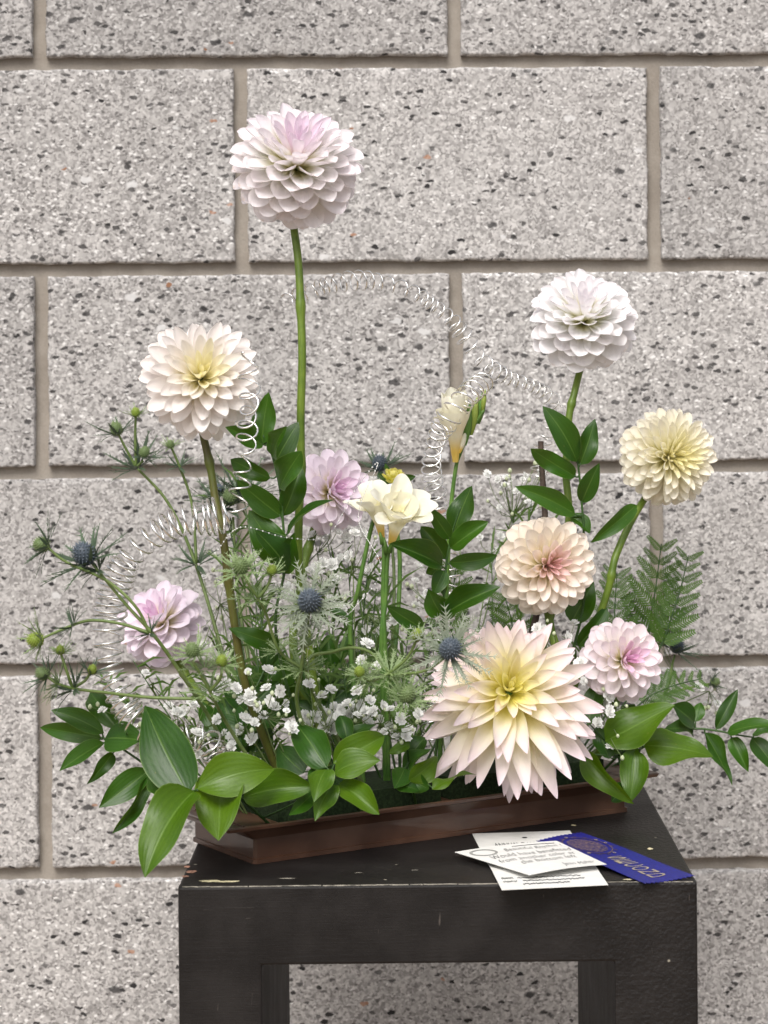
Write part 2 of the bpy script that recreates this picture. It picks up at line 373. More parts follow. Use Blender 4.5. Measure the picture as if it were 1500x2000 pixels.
def frame_body():
    import bmesh
    h, i, zb = PW / 2, PW / 2 - .061, ZT - PT
    prof = [(-h, 0), (-i, 0), (-i, zb), (i, zb), (i, 0), (h, 0), (h, ZT), (-h, ZT)]
    bm = bmesh.new(); f = [bm.verts.new((x, 0, z)) for x, z in prof]; b = [bm.verts.new((x, PW, z)) for x, z in prof]
    bm.faces.new(f); bm.faces.new(b[::-1])
    for k in range(8): bm.faces.new((f[k], b[k], b[(k + 1) % 8], f[(k + 1) % 8]))
    bmesh.ops.recalc_face_normals(bm, faces=bm.faces)
    bmesh.ops.bevel(bm, geom=list(bm.edges), offset=.0019, segments=2, affect='EDGES', profile=.6)
    return bm
put_bm('frame', frame_body(), M['paint'], ped)
# bare chips and rubbed arris
def chip(cx, cy, rx, ry, mat, seed, z=.0006, name='paint_chip'):
    rg = random.Random(seed); n = 18
    vs = [V((cx, cy, ZT + z))] + [V((cx + rx * cos(2 * pi * k / n) * rg.uniform(.6, 1.15), cy + ry * sin(2 * pi * k / n) * rg.uniform(.6, 1.15), ZT + z * .3)) for k in range(n)]
    mb = MB(); mb.add(vs, [(0, 1 + k, 1 + (k + 1) % n) for k in range(n)]); put(name, mb.mesh(name, mat), ped)
def pl(px, py):        # pixel on the top -> pedestal space
    w = onz(px, py, ZT); return ped_inv @ w
ped_inv = (Matrix.Translation(ped.location) @ Matrix.Rotation(radians(.45), 4, 'Z')).inverted()
for px, py, rx, ry, mk, sd_ in ((374, 1703, .0045, .006, 'chip_p', 1), (362, 1712, .003, .004, 'chip_p', 2), (366, 1693, .0025, .004, 'chip_p', 3), (412, 1721, .009, .0045, 'chip_y', 4), (440, 1722, .011, .003, 'chip_y', 5), (1270, 1658, .0025, .004, 'chip_y', 6), (1227, 1718, .004, .002, 'chip_y', 7), (1120, 1612, .003, .003, 'chip_y', 8), (1330, 1716, .006, .002, 'worn', 9), (810, 1700, .003, .0015, 'worn', 10), (560, 1716, .007, .0012, 'worn', 11), (700, 1705, .004, .001, 'worn', 12), (790, 1640, .0015, .001, 'chip_y', 13), (1100, 1600, .004, .0016, 'worn', 14)):
    q = pl(px, py); chip(q.x, q.y, rx, ry, M[mk], sd_)
rg = random.Random(5); mb = MB(); x = -PW / 2 + .003
while x < PW / 2 - .004:               # the rubbed front arris, broken into short strips
    L = rg.uniform(.004, .03); w = rg.uniform(.0003, .0011) * (1.5 if x > .1 else 1)
    if rg.random() < .97:
        e = min(x + L, PW / 2 - .003); n = 5; vs = []
        for k in range(n + 1):
            xx = x + (e - x) * k / n; ww = w * rg.uniform(.4, 1.2)
            vs += [V((xx, .0004 - .0002, ZT - .0012 - ww * .3)), V((xx, .0005 + ww, ZT + .0003))]
        mb.add(vs, [(2 * k, 2 * k + 2, 2 * k + 3, 2 * k + 1) for k in range(n)])
    x += L + rg.uniform(-.001, .0012)
o = put('worn_edge', mb.mesh('worn_edge', M['worn']), ped); o['kind'] = 'stuff'

# ------------------------------------------------------------------ the tray
tr = thing('flower_tray', 'glossy dark brown rectangular tray with flared rim set askew on the pedestal', 'tray', T0)
def tl(u, n, z): return TU * u + TN * n + V((0, 0, z))
def ring_loft(rings, name, mat):
    mb = MB(); vs = []
    for (u0, u1, n0, n1, z) in rings:
        c = .0022
        for (a, b) in ((u0 + c, n0), (u1 - c, n0), (u1, n0 + c), (u1, n1 - c), (u1 - c, n1), (u0 + c, n1), (u0, n1 - c), (u0, n0 + c)): vs.append(tl(a, b, z))
    fs = []
    for j in range(len(rings) - 1):
        for k in range(8): fs.append((j * 8 + k, j * 8 + (k + 1) % 8, (j + 1) * 8 + (k + 1) % 8, (j + 1) * 8 + k))
    fs += [tuple(range(8))[::-1], tuple((len(rings) - 1) * 8 + k for k in range(8))]
    mb.add(vs, fs); return put(name, mb.mesh(name, mat, False), tr)
ring_loft([(0, .36, 0, .105, .0002), (.0, .36, 0, .105, .0035), (.0013, .3585, .0013, .1037, .0042), (.0012, .3585, .0013, .1037, .0265)], 'base', M['tray'])
ring_loft([(.0012, .3585, .0013, .1037, .0255), (-.012, .372, -.006, .114, .0275), (-.029, .382, -.0135, .1265, .0295), (-.03, .384, -.014, .127, .0318), (-.0285, .3825, -.0125, .1255, .0328), (-.024, .377, -.009, .122, .0320), (-.012, .366, -.003, .112, .028), (.002, .356, .002, .1, .018), (.004, .352, .004, .098, .012)], 'rim', M['tray'])
fo = thing('flower_foam', 'dark wet foam holding the stems inside the brown tray', 'foam', T0)
def foam(u0, u1, n0, n1, z0, z1):
    mb = MB(); mb.box(u0, u1, n0, n1, z0, z1, lambda v: tl(v.x, v.y, v.z)); put('foam_brick', mb.mesh('foam_brick', M['foam'], False), fo)
foam(.03, .18, .015, .09, .0115, .042); foam(.19, .345, .015, .09, .0115, .044)

# ------------------------------------------------------------------ petals and dahlias
def petal_mesh(name, mat, stage, cup0, cup1, bend, um=.62, point=0.0, base=.35, wav=.0, seed=0, nu=12, nv=8):
    rg = random.Random(seed); mb = MB(); vs = []; cs = []
    x = z = up = 0.0; ph = rg.uniform(0, 6); tw = rg.uniform(-.35, .35) * point
    for i in range(nu + 1):
        u = 1 - (1 - i / nu) ** 1.6
        if i:
            a = bend * ((u + up) * .5) ** 1.6; x += cos(a) * (u - up); z += sin(a) * (u - up)
        up = u
        if u < um: t = u / um; sh = base + (1 - base) * (t * t * (3 - 2 * t))
        else:
            t = (u - um) / (1 - um)
            sh = (1 - point) * sqrt(max(0, 1 - t ** 2.9)) + point * (1 - t ** 1.5) ** .9
        sh = max(sh, .012)
        cu = cup0 + (cup1 - cup0) * min(1, u * 1.15) ** .8
        a = bend * u ** 1.6
        for j in range(nv + 1):
            v = -1 + 2 * j / nv; ps = cu * v
            yy = .5 * sh * sin(ps) / cu; nn = .5 * sh * (1 - cos(ps)) / cu
            nn += wav * sin(u * 9 + ph + v * 2) * abs(v) * sh
            # a shallow keel along the middle
            nn += .02 * sh * math.exp(-(v * 3.2) ** 2)
            yy, nn = yy * cos(tw * u) - nn * sin(tw * u), nn * cos(tw * u) + yy * sin(tw * u)
            vs.append(V((x - sin(a) * nn * .55, yy, z + cos(a) * nn))); cs.append((u, stage, abs(v), 1))
    k = nv + 1
    mb.add(vs, [(i * k + j, (i + 1) * k + j, (i + 1) * k + j + 1, i * k + j + 1) for i in range(nu) for j in range(nv)], cs)
    return mb.mesh(name, mat)
GOLD = pi * (3 - sqrt(5))
def smooth(a, b, x):
    t = max(0, min(1, (x - a) / (b - a))); return t * t * (3 - 2 * t)
def dahlia(label, px, py, rpx, d, axis, N, wid, mat, stempts, cup=((2.3, 1.6), (1.3, .8)), bend=(.55, -.25), point=(.15, .1), thmax=138, core=.66, um=.66,
           srad=.0034, smat='stem', base=.4, lenpow=0.0, seed=1, squash=1.0, jit=1.0, wmin=.34, bvar=.14, sag=0.0):
    rg = random.Random(seed); C = at(px, py, d); R = m_of(rpx, d); ax = V(axis).normalized()
    e1 = ax.orthogonal().normalized(); e2 = ax.cross(e1)
    root = thing('dahlia_flower', label, 'dahlia', stempts[0], 'dahlia blooms standing in the tray')
    K = 7; meshes = []
    for k in range(K):
        t = k / (K - 1); row = []
        for q in range(3):
            j = 1 + rg.uniform(-.12, .12)
            row.append(petal_mesh('petal', mat, t, (cup[0][0] + (cup[1][0] - cup[0][0]) * t) * j, (cup[0][1] + (cup[1][1] - cup[0][1]) * t) * j,
                                  (bend[0] + (bend[1] - bend[0]) * t) + rg.uniform(-bvar, bvar), um, point[0] + (point[1] - point[0]) * t, base, .012 + .02 * t, rg.random()))
        meshes.append(row)
    r0 = .10 * R; cm = cos(radians(thmax)); O = root.location
    for i in range(N):
        t = (i + .5) / N; th = math.acos(1 - t * (1 - cm)); ph = i * GOLD + rg.uniform(-.08, .08) * jit
        th += rg.uniform(-.05, .05) * jit
        tip = R * (core + (1 - core) * smooth(0, radians(62), th)) * (1 - .16 * smooth(radians(105), radians(150), th)) * (1 + lenpow * smooth(.5, 1.7, th))
        tip *= rg.uniform(1 - .05 * jit, 1 + .045 * jit)
        di = ax * cos(th) * squash + (e1 * cos(ph) + e2 * sin(ph)) * sin(th)
        tip *= di.length; di.normalize()
        if sag: tip *= 1 - sag * di.z * smooth(.5, 1.3, th) * (1.0 if di.z < 0 else .7); di = (di - V((0, 0, .35 * sag * smooth(.6, 1.6, th)))).normalized()
        inn = (ax - di * ax.dot(di))
        if inn.length < .02: inn = e1
        inn.normalize(); yv = inn.cross(di); w = rg.uniform(-.16, .16) * jit; inn = inn * cos(w) + yv * sin(w)
        L = (tip - r0); wd = R * wid * (wmin + (1 - wmin) * smooth(0, 1.25, th)) * rg.uniform(.92, 1.08)
        me = meshes[min(K - 1, int(smooth(0, radians(thmax) * .93, th) ** .8 * K))][rg.randrange(3)]
        put('petal', me, root, basis(di, inn, L, wd, wd, C + di * r0 - O))
    # green calyx behind, then the stem
    mb = MB(); bk = C - ax * R * .34
    mb.tube([C - ax * R * .05, C - ax * R * .2, bk], R * .2, srad * 1.1, 10); put('calyx', rel(root, mb).mesh('calyx', M['fstem']), root)
    pts = spline(list(stempts) + [bk - V((0, 0, 1)) * min(.03, R * .35) + (bk - C) * .3, bk], 22)
    pts = [p + V((sin(i * .31 + seed), cos(i * .23 + seed), 0)) * .0004 for i, p in enumerate(pts)]
    mb = MB(); mb.tube(pts, srad * 1.15, srad, 9, nodes=(rg.uniform(.3, .42), rg.uniform(.55, .72))); put('stem', rel(root, mb).mesh('stem', M[smat]), root)
    return root
PK = (.78, .52, .68)
mA = mat_petal('white_lilac_petal', (.94, .90, .42), (.955, .94, .91), (.93, .82, .92), (.90, .70, .86), .50, .75, thr=.66)
mB = mat_petal('blush_white_petal', (.95, .87, .44), (.955, .91, .875), (.95, .90, .90), (.95, .89, .44), .5, .9, thr=.6)
mC = mat_petal('lilac_petal', (.94, .89, .50), (.94, .88, .92), (.91, .77, .91), (.87, .58, .80), .6, .85, thr=.6)
mE = mat_petal('pure_white_petal', (.94, .91, .46), (.955, .95, .93), (.94, .87, .95), (.93, .84, .92), .45, .4, thr=.64)
mF = mat_petal('cream_petal', (.95, .89, .36), (.955, .92, .76), (.95, .90, .84), (.95, .89, .46), .6, .85, thr=.62)
mG = mat_petal('peach_petal', (.96, .91, .48), (.96, .89, .78), (.955, .86, .81), (.88, .48, .55), .55, .8, thr=.68)
mH = mat_petal('pink_tipped_petal', (.94, .91, .52), (.95, .90, .88), (.92, .76, .87), (.83, .43, .70), .6, .95, thr=.6)
mI = mat_petal('pink_cactus_petal', (.93, .86, .13), (.95, .89, .74), (.925, .76, .83), (.90, .85, .2), .95, .9, thr=.66)

dahlia('tall white and lilac ball dahlia on the longest straight green stem', 578, 330, 129, 1.85, (.14, -.60, .76), 150, .42, mA,
       [tray(.10, .05), at(588, 1150, 1.845), at(588, 850, 1.845), at(588, 600, 1.85)], cup=((2.4, 1.3), (1.5, .55)), bend=(.35, -.2), thmax=142, seed=3, point=(.1, .08), core=.84, jit=1.5, wmin=.45, srad=.0031)
dahlia('blush white dahlia with cream centre on a brownish stem beside the tall ruscus', 392, 742, 118, 1.80, (.14, -.91, .40), 142, .34, mB,
       [tray(.06, .04), at(478, 1330, 1.80), at(440, 1080, 1.80), at(415, 940, 1.81)], cup=((2.1, 1.2), (1.3, .6)), bend=(.6, -.25), thmax=132, seed=5, jit=1.7, point=(.2, .25), core=.72, wmin=.4, um=.58, smat='stem_d', srad=.003)
dahlia('loose lilac dahlia half hidden behind thistle stems above the left leaves', 318, 1220, 86, 1.93, (-.38, -.62, .68), 76, .52, mC,
       [tray(.06, .085), at(430, 1420, 1.88), at(370, 1330, 1.92)], cup=((1.9, 1.2), (.9, .5)), bend=(.6, -.3), thmax=120, seed=8, point=(.15, .2), core=.74, jit=2.0, wmin=.42)
dahlia('pink dahlia turned sideways behind the tall ruscus branch and the freesia', 641, 962, 83, 1.94, (.55, -.78, .28), 96, .46, mC,
       [tray(.13, .085), at(578, 1300, 1.9), at(592, 1120, 1.93)], cup=((1.9, 1.2), (.9, .55)), bend=(.6, -.3), thmax=128, seed=9, point=(.2, .22), core=.74, jit=1.6, wmin=.42)
dahlia('pure white round-petalled dahlia on a slim stem above the three-leaved ruscus', 1140, 630, 105, 1.97, (.0, -.62, .78), 122, .45, mE,
       [tray(.28, .07), at(1100, 1100, 1.95), at(1106, 900, 1.96), at(1116, 790, 1.965)], cup=((2.3, 1.2), (1.35, .5)), bend=(.35, -.15), thmax=132, seed=11, point=(.03, .0), core=.84, jit=1.5, wmin=.46, srad=.0029)
dF = dahlia('cream ball dahlia with tight scoop petals on a leaning stem over the ferns', 1303, 893, 96, 1.99, (.36, -.88, .16), 215, .30, mF,
       [tray(.31, .06), at(1178, 1180, 1.96), at(1212, 1060, 1.97)], cup=((2.6, 1.6), (1.7, .8)), bend=(.4, -.1), thmax=140, seed=13, point=(.1, .05), core=.84, srad=.003, wmin=.46, jit=1.3)
dahlia('peach ball dahlia with rosy heart right above the big pink dahlia', 1065, 1105, 97, 1.93, (.26, -.95, .08), 140, .38, mG,
       [tray(.27, .03), at(1085, 1330, 1.92), at(1075, 1220, 1.94)], cup=((2.6, 1.5), (1.5, .7)), bend=(.4, -.15), thmax=128, seed=17, point=(.1, .1), core=.76, srad=.0034, wmin=.4, jit=1.3)
dahlia('small pink and cream dahlia with magenta heart beside the fern', 1213, 1290, 81, 1.93, (.42, -.86, .26), 92, .44, mH,
       [tray(.33, .03), at(1195, 1420, 1.96), at(1200, 1340, 1.97)], cup=((2.3, 1.3), (1.3, .55)), bend=(.45, -.25), thmax=122, seed=19, point=(.1, .12), core=.74, jit=1.6, wmin=.42)
dahlia('largest dahlia, pale pink with yellow heart and long pointed petals over the tray edge', 992, 1352, 158, 1.86, (.10, -.90, .36), 138, .31, mI,
       [tray(.20, .03), at(930, 1470, 1.93), at(960, 1420, 1.92)], cup=((1.9, 1.2), (.95, .85)), bend=(.75, -.12), thmax=124, seed=23, point=(.5, .8), core=.5, um=.46, lenpow=.12, squash=.88, jit=2.4, wmin=.36, bvar=.34, sag=.26)

# ------------------------------------------------------------------ leaves
def leaf_mesh(seed, mat, arch=.1, fold=.25, twist=.0, a=.62, b=.9, nu=14, nv=8, wav=.03):
    rg = random.Random(seed); mb = MB(); vs = []; cs = []; ph = rg.uniform(0, 6); sb = rg.uniform(-.05, .05)
    um = a / (a + b); pk = um ** a * (1 - um) ** b
    for i in range(nu + 1):
        u = i / nu; w = .5 * max(.012, (max(u, 1e-4) ** a * max(1 - u, 0) ** b) / pk); tw = twist * (u - .3)
        for j in range(nv + 1):
            v = -1 + 2 * j / nv; y = w * v; z = fold * w * (abs(v) ** 1.3) + wav * sin(u * 7 + ph + (1 if v > 0 else 2.5)) * v * v * w * 2
            y2 = y * cos(tw) - z * sin(tw); z2 = y * sin(tw) + z * cos(tw)
            vs.append(V((u, y2 + sb * sin(pi * u), z2 + arch * 4 * u * (1 - u)))); cs.append((u, .5 + .5 * v, 0, 1))
    k = nv + 1; mb.add(vs, [(i * k + j, (i + 1) * k + j, (i + 1) * k + j + 1, i * k + j + 1) for i in range(nu) for j in range(nv)], cs)
    return mb.mesh('leaf', mat)
LEAVES = {'leaf': [leaf_mesh(i, M['leaf'], rnd(.02, .16), rnd(.08, .45), rnd(-.6, .6), rnd(.52, .75), rnd(.75, 1.05), wav=rnd(.03, .14)) for i in range(12)],
          'leafy': [leaf_mesh(i + 20, M['leafy'], rnd(.03, .17), rnd(.08, .38), rnd(-.5, .5), rnd(.52, .75), rnd(.75, 1.05), wav=rnd(.04, .15)) for i in range(12)]}
def leaf(root, bx, by, tx, ty, w, db, dt=None, roll=0, mat='leaf', name='leaf', k=None):
    """leaf from its base to its tip (picture position plus real distance), w its breadth"""
    dt = db if dt is None else dt
    b, t = at(bx, by, db), at(tx, ty, dt); x = t - b; L = x.length; xn = x.normalized()
    nrm = V((0, -.82, .57)); nrm = (nrm - xn * nrm.dot(xn)).normalized(); yv = nrm.cross(xn)
    r = radians(roll); nrm = nrm * cos(r) + yv * sin(r)
    wm = m_of(w, db) / max(.35, cos(r)) * 1.04
    ms = LEAVES[mat]; me = ms[(k if k is not None else random.randrange(99)) % len(ms)]
    return put(name, me, root, basis(x, nrm, L, wm, L * .8, b - root.location))
def branch(label, stem, leaves, srad=.0013, group='ruscus branches with glossy leaves', twigs=()):
    root = thing('ruscus_branch', label, 'ruscus', stem[0], group)
    pts = spline(stem, 8); mb = MB(); mb.tube(pts, srad, srad * .6, 6)
    for l in leaves:              # a short petiole from the stem to each leaf
        b = at(l[0], l[1], l[5]); nr = min(pts, key=lambda p: (p - b).length)
        if .0008 < (nr - b).length < .06: mb.tube(spline([nr, nr.lerp(b, .5) + V((0, 0, -.001)), b + (at(l[2], l[3], l[6] if len(l) > 6 and l[6] else l[5]) - b) * .04], 4), srad * .7, srad * .45, 5)
    put('stem', rel(root, mb).mesh('stem', M['rstem']), root)
    for l in leaves: leaf(root, *l)
    return root
D = 1.80
branch('tall upright ruscus branch between the blush dahlia and the pink dahlia',
       [tray(.09, .045), at(542, 1260, 1.80), at(556, 1110, D), at(552, 1010, D), at(545, 945, D), at(530, 885, D), at(514, 850, D)],
       [(511, 868, 525, 766, 45, D), (514, 868, 440, 834, 36, D - .004, D - .03, 20), (534, 893, 560, 832, 46, D - .006, D - .03), (538, 902, 583, 824, 40, D + .004, D + .01, -25),
        (546, 954, 589, 881, 52, D - .005, D - .025), (528, 934, 450, 897, 27, D, D + .02, 40), (549, 1008, 462, 937, 40, D, D - .01, 30), (552, 1008, 587, 908, 42, D + .003, D + .01, -20),
        (560, 1043, 653, 976, 37, D - .003, D - .03, 25), (551, 1097, 486, 996, 62, D + .003, D, 15), (562, 1113, 498, 1036, 66, D - .008, D - .03, -5),
        (547, 1262, 446, 1227, 32, D, D - .01, 30), (640, 1194, 690, 1212, 18, D + .03, D + .02, 30), (552, 1120, 575, 1040, 40, D, D - .02, -30)])
D = 1.86
branch('ruscus branch with spread leaves between the white freesia and the peach dahlia',
       [tray(.19, .045), at(866, 1300, 1.89), at(866, 1190, D), at(872, 1100, D), at(880, 1055, D), at(886, 1030, D), at(900, 990, D)],
       [(886, 1040, 922, 949, 47, D), (879, 1052, 838, 990, 28, D - .004, D - .02, 20), (880, 1071, 954, 1019, 42, D, D - .01, -10), (872, 1092, 822, 1028, 38, D + .004, D + .01, 15),
        (863, 1105, 760, 1062, 47, D - .004, D - .03, 12), (876, 1099, 971, 1085, 24, D, D + .01, -45), (868, 1114, 846, 1162, 32, D, D - .01, 20), (869, 1116, 866, 1164, 16, D + .003, D, -40),
        (862, 1200, 836, 1150, 40, D - .004, D - .02, 25), (865, 1200, 896, 1168, 34, D, D - .01, -30), (866, 1203, 978, 1146, 48, D - .006, D - .03, -12), (828, 1230, 756, 1184, 32, D, D - .02, 20),
        (864, 1104, 832, 1120, 20, D + .01, D + .02, 30)])
D = 1.94
branch('ruscus branch with dark leaves in front of the white dahlia stem',
       [tray(.29, .05), at(1132, 1220, 1.95), at(1140, 1060, D), at(1136, 980, D), at(1130, 915, D), at(1126, 895, D)],
       [(1127, 902, 1060, 793, 50, D - .004, D - .01), (1133, 908, 1162, 818, 40, D, D + .005, -15), (1124, 931, 1036, 876, 34, D, D - .02, 25), (1136, 982, 1171, 904, 36, D, D - .01, -15),
        (1124, 1005, 1006, 950, 38, D - .004, D - .02, 18), (1112, 1008, 1152, 1042, 32, D + .004, D, 10), (1116, 1216, 1160, 1136, 52, D + .01, D + .02, -10), (1128, 1262, 1186, 1186, 34, D + .012, D + .02, -35)])
leaf(dF, 1243, 986, 1153, 1060, 28, 1.972, 1.95, 35)
D = 1.715
branch('broad bright ruscus leaves draped over the near tray corner and pedestal edge',
       [tray(.03, .02), at(440, 1535, 1.76), at(400, 1538, 1.73), at(376, 1545, D)],
       [(368, 1552, 283, 1379, 98, D + .004, D + .045, 12, 'leaf'), (386, 1541, 536, 1502, 84, D + .004, D + .02, -8, 'leafy'), (379, 1545, 283, 1714, 90, D, D - .055, -6, 'leafy'), (428, 1524, 427, 1642, 92, D + .032, D - .02, 4, 'leafy'),
        (372, 1548, 290, 1500, 52, D + .02, D + .05, 30, 'leaf'), (475, 1558, 613, 1537, 72, 1.765, 1.75, -6, 'leafy'), (612, 1548, 564, 1592, 30, 1.765, 1.74, 25, 'leaf'), (392, 1545, 480, 1500, 50, D + .03, D + .04, 20, 'leaf')])
D = 1.80
branch('low ruscus branch reaching out past the tray end under the silver coil',
       [tray(.01, .06), at(300, 1505, 1.80), at(235, 1460, D), at(200, 1440, D)],
       [(203, 1432, 100, 1387, 38, D), (200, 1443, 78, 1421, 32, D + .01, D + .03, 25), (203, 1450, 116, 1506, 38, D - .002, D - .03, -10), (230, 1424, 176, 1351, 42, D + .01, D + .04, 12),
        (205, 1442, 278, 1446, 64, D - .01, D - .03, -5), (221, 1470, 169, 1532, 22, D, D - .02, 35), (291, 1505, 193, 1578, 52, D - .01, D - .03, 10), (291, 1517, 219, 1628, 24, D - .012, D - .04, 40)])
D = 1.765
branch('bright star of ruscus leaves at the middle of the front rim',
       [tray(.11, .02), at(660, 1500, 1.79), at(648, 1505, D)],
       [(638, 1499, 577, 1412, 64, D, D + .03, 8, 'leaf'), (651, 1491, 751, 1437, 58, D, D + .02, -8, 'leafy'), (653, 1511, 743, 1485, 60, D - .003, D - .01, 4, 'leafy'), (660, 1532, 741, 1591, 50, D + .002, D - .02, 0, 'leafy'),
        (637, 1503, 613, 1567, 50, D - .008, D - .035, 0, 'leafy'), (650, 1533, 615, 1604, 46, D - .002, D - .03, 0, 'leafy'), (594, 1510, 542, 1460, 58, D + .02, D + .04, 10, 'leaf'), (640, 1508, 600, 1540, 50, D + .012, D, 20, 'leaf'),
        (678, 1446, 664, 1397, 34, D + .02, D + .03, 0, 'leaf'), (676, 1440, 736, 1415, 28, D + .03, D + .03, 20, 'leaf'), (655, 1520, 690, 1560, 40, D + .012, D, 20, 'leaf')])
D = 1.82
branch('curled yellow-green ruscus tip beside the big pink dahlia',
       [tray(.16, .02), at(800, 1500, 1.83), at(795, 1460, D)],
       [(795, 1457, 737, 1375, 27, D, D + .02, -35, 'leafy'), (800, 1452, 757, 1472, 22, D, D - .01, 10, 'leafy'), (793, 1522, 844, 1462, 42, D, D + .01, 45, 'leaf'), (800, 1520, 838, 1541, 34, D - .005, D - .01, -25, 'leaf'),
        (798, 1525, 855, 1478, 30, D - .01, D, -50, 'leafy'), (844, 1542, 931, 1513, 24, D - .015, D, 40, 'leafy'), (790, 1500, 770, 1540, 40, D, D - .02, 10, 'leaf'), (800, 1480, 830, 1440, 40, D + .02, D + .03, 10, 'leaf'), (770, 1530, 820, 1545, 34, D - .01, D - .01, 10, 'leaf')])
D = 1.90
branch('shaded ruscus shoot in the middle among the baby breath',
       [tray(.13, .07), at(620, 1420, D), at(600, 1300, D), at(610, 1250, D)],
       [(612, 1375, 668, 1322, 62, D, D, 0), (560, 1345, 548, 1275, 50, D, D, 0), (585, 1330, 645, 1262, 44, D + .01, D, 10), (470, 1468, 432, 1362, 66, 1.84, 1.86, 0), (480, 1470, 560, 1380, 50, 1.85, 1.87, 10), (545, 1400, 590, 1330, 46, D, D, -20),
        (700, 1440, 650, 1360, 50, 1.87, 1.88, 10), (500, 1300, 470, 1355, 36, D, D, 10), (430, 1440, 395, 1370, 36, 1.86, 1.88, 20)])
D = 1.93
branch('large ruscus leaves spilling over the far end of the front rim',
       [tray(.33, .02), at(1215, 1470, D), at(1255, 1456, D)],
       [(1182, 1448, 1318, 1377, 78, D - .01, D - .02, -5, 'leafy'), (1258, 1456, 1393, 1478, 78, D, D + .0, 6, 'leafy'), (1240, 1464, 1230, 1568, 54, D - .012, D - .03, 0, 'leafy'), (1138, 1468, 1238, 1570, 36, D - .03, D - .06, -40, 'leafy'),
        (1149, 1416, 1171, 1329, 44, D - .01, D + .01, 10, 'leaf'), (1190, 1482, 1168, 1420, 40, D - .01, D, -10, 'leaf'), (1220, 1532, 1194, 1566, 32, D - .02, D - .03, 20, 'leaf'), (1200, 1440, 1240, 1375, 40, D + .03, D + .03, 20, 'leaf'), (1250, 1470, 1190, 1470, 36, D + .02, D + .02, 25, 'leaf')])
D = 2.0
branch('ruscus branch trailing out past the pedestal into the open air',
       [tray(.36, .05), at(1290, 1440, 2.0), at(1352, 1424, D), at(1398, 1427, D), at(1432, 1434, D), at(1470, 1440, D)],
       [(1398, 1425, 1441, 1346, 27, D, D + .01, -15), (1376, 1431, 1430, 1535, 33, D, D - .01, 20), (1428, 1440, 1462, 1508, 32, D, D - .01, -10), (1420, 1431, 1522, 1416, 36, D, D - .02, 15), (1468, 1441, 1524, 1512, 42, D, D - .01, 0), (1470, 1438, 1530, 1430, 26, D + .01, D + .02, 35),
        (1356, 1412, 1312, 1376, 50, D, D - .02, 0), (1354, 1430, 1298, 1424, 38, D, D - .02, -15), (1358, 1410, 1368, 1372, 30, D + .01, D + .02, 10)])

# ------------------------------------------------------------------ thistles (sea holly)
def cone_mesh(mat, seed, n=120, el=1.25):
    rg = random.Random(seed); mb = MB(); vs = []; fs = []
    nu, nv = 10, 14                        # inner body
    for i in range(nu + 1):
        th = pi * i / nu
        for j in range(nv): vs.append(V((sin(th) * cos(2 * pi * j / nv), sin(th) * sin(2 * pi * j / nv), cos(th) * el)) * .86)
    fs = [(i * nv + j, (i + 1) * nv + j, (i + 1) * nv + (j + 1) % nv, i * nv + (j + 1) % nv) for i in range(nu) for j in range(nv)]
    mb.add(vs, fs, [(0.0, 0, 0, 1)] * len(vs))
    for i in range(n):
        cz = 1 - 1.8 * (i + .5) / n; sr = sqrt(1 - cz * cz); p = V((sr * cos(i * GOLD), sr * sin(i * GOLD), cz * el))
        nn = V((p.x, p.y, p.z / el)).normalized(); a = nn.orthogonal().normalized(); b = nn.cross(a); r = .085
        q = [p * .84 + (a * cos(k * pi / 2) + b * sin(k * pi / 2)) * r for k in range(4)]
        mb.add(q + [p * 1.0 + nn * rg.uniform(.10, .24)], [(k, (k + 1) % 4, 4) for k in range(4)], [(.1, 0, 0, 1)] * 4 + [(1, 0, 0, 1)])
    return mb.mesh('flower_head', mat)
def bract_mesh(mat, seed, n=13, length=3.2, up=.35, wid=.16, spines=4):
    rg = random.Random(seed); mb = MB()
    for i in range(n):
        w0 = 2 * pi * i / n + rg.uniform(-.2, .2); L = length * rg.uniform(.7, 1.15); el = up + rg.uniform(-.35, .35); cv = rg.uniform(-.25, .25)
        ro = V((cos(w0), sin(w0), 0)); td = V((-sin(w0), cos(w0), 0))
        def P(u): return ro * (.5 + L * u * cos(el)) + V((0, 0, -.75 + L * u * sin(el) + cv * u * u * L)) + td * (.12 * L * u * u * rg_s)
        rg_s = rg.uniform(-1, 1)
        N = 8; vs = []; cs = []
        for k in range(N + 1):
            u = k / N; ww = wid * (.35 + sin(pi * min(1, u * 1.05 + .08)) * .9) * (1 - u * .5) if k < N else .004
            c = P(u); vs += [c - td * ww, c + V((0, 0, -.05)), c + td * ww]; cs += [(u, 0, 0, 1)] * 3
        fs = []
        for k in range(N): fs += [(3 * k, 3 * k + 3, 3 * k + 4, 3 * k + 1), (3 * k + 1, 3 * k + 4, 3 * k + 5, 3 * k + 2)]
        mb.add(vs, fs, cs)
        for sp in range(spines):
            u = .22 + .62 * sp / max(1, spines - 1) + rg.uniform(-.05, .05)
            for sg in (-1, 1):
                c = P(u); dr = (P(u + .05) - c).normalized(); l = L * rg.uniform(.12, .3) * (1.1 - u * .5)
                tip = c + (dr * .75 + td * sg * .75 + V((0, 0, rg.uniform(-.1, .35)))).normalized() * l
                mb.add([c - dr * .05 * L * .5, c + dr * .05 * L * .5, tip], [(0, 1, 2)], [(u, 0, 0, 1), (u, 0, 0, 1), (1, 0, 0, 1)])
    return mb.mesh('bract_ruff', mat)
CONES = {k: [cone_mesh(M['cone_' + k], i) for i in range(2)] for k in 'bgy'}
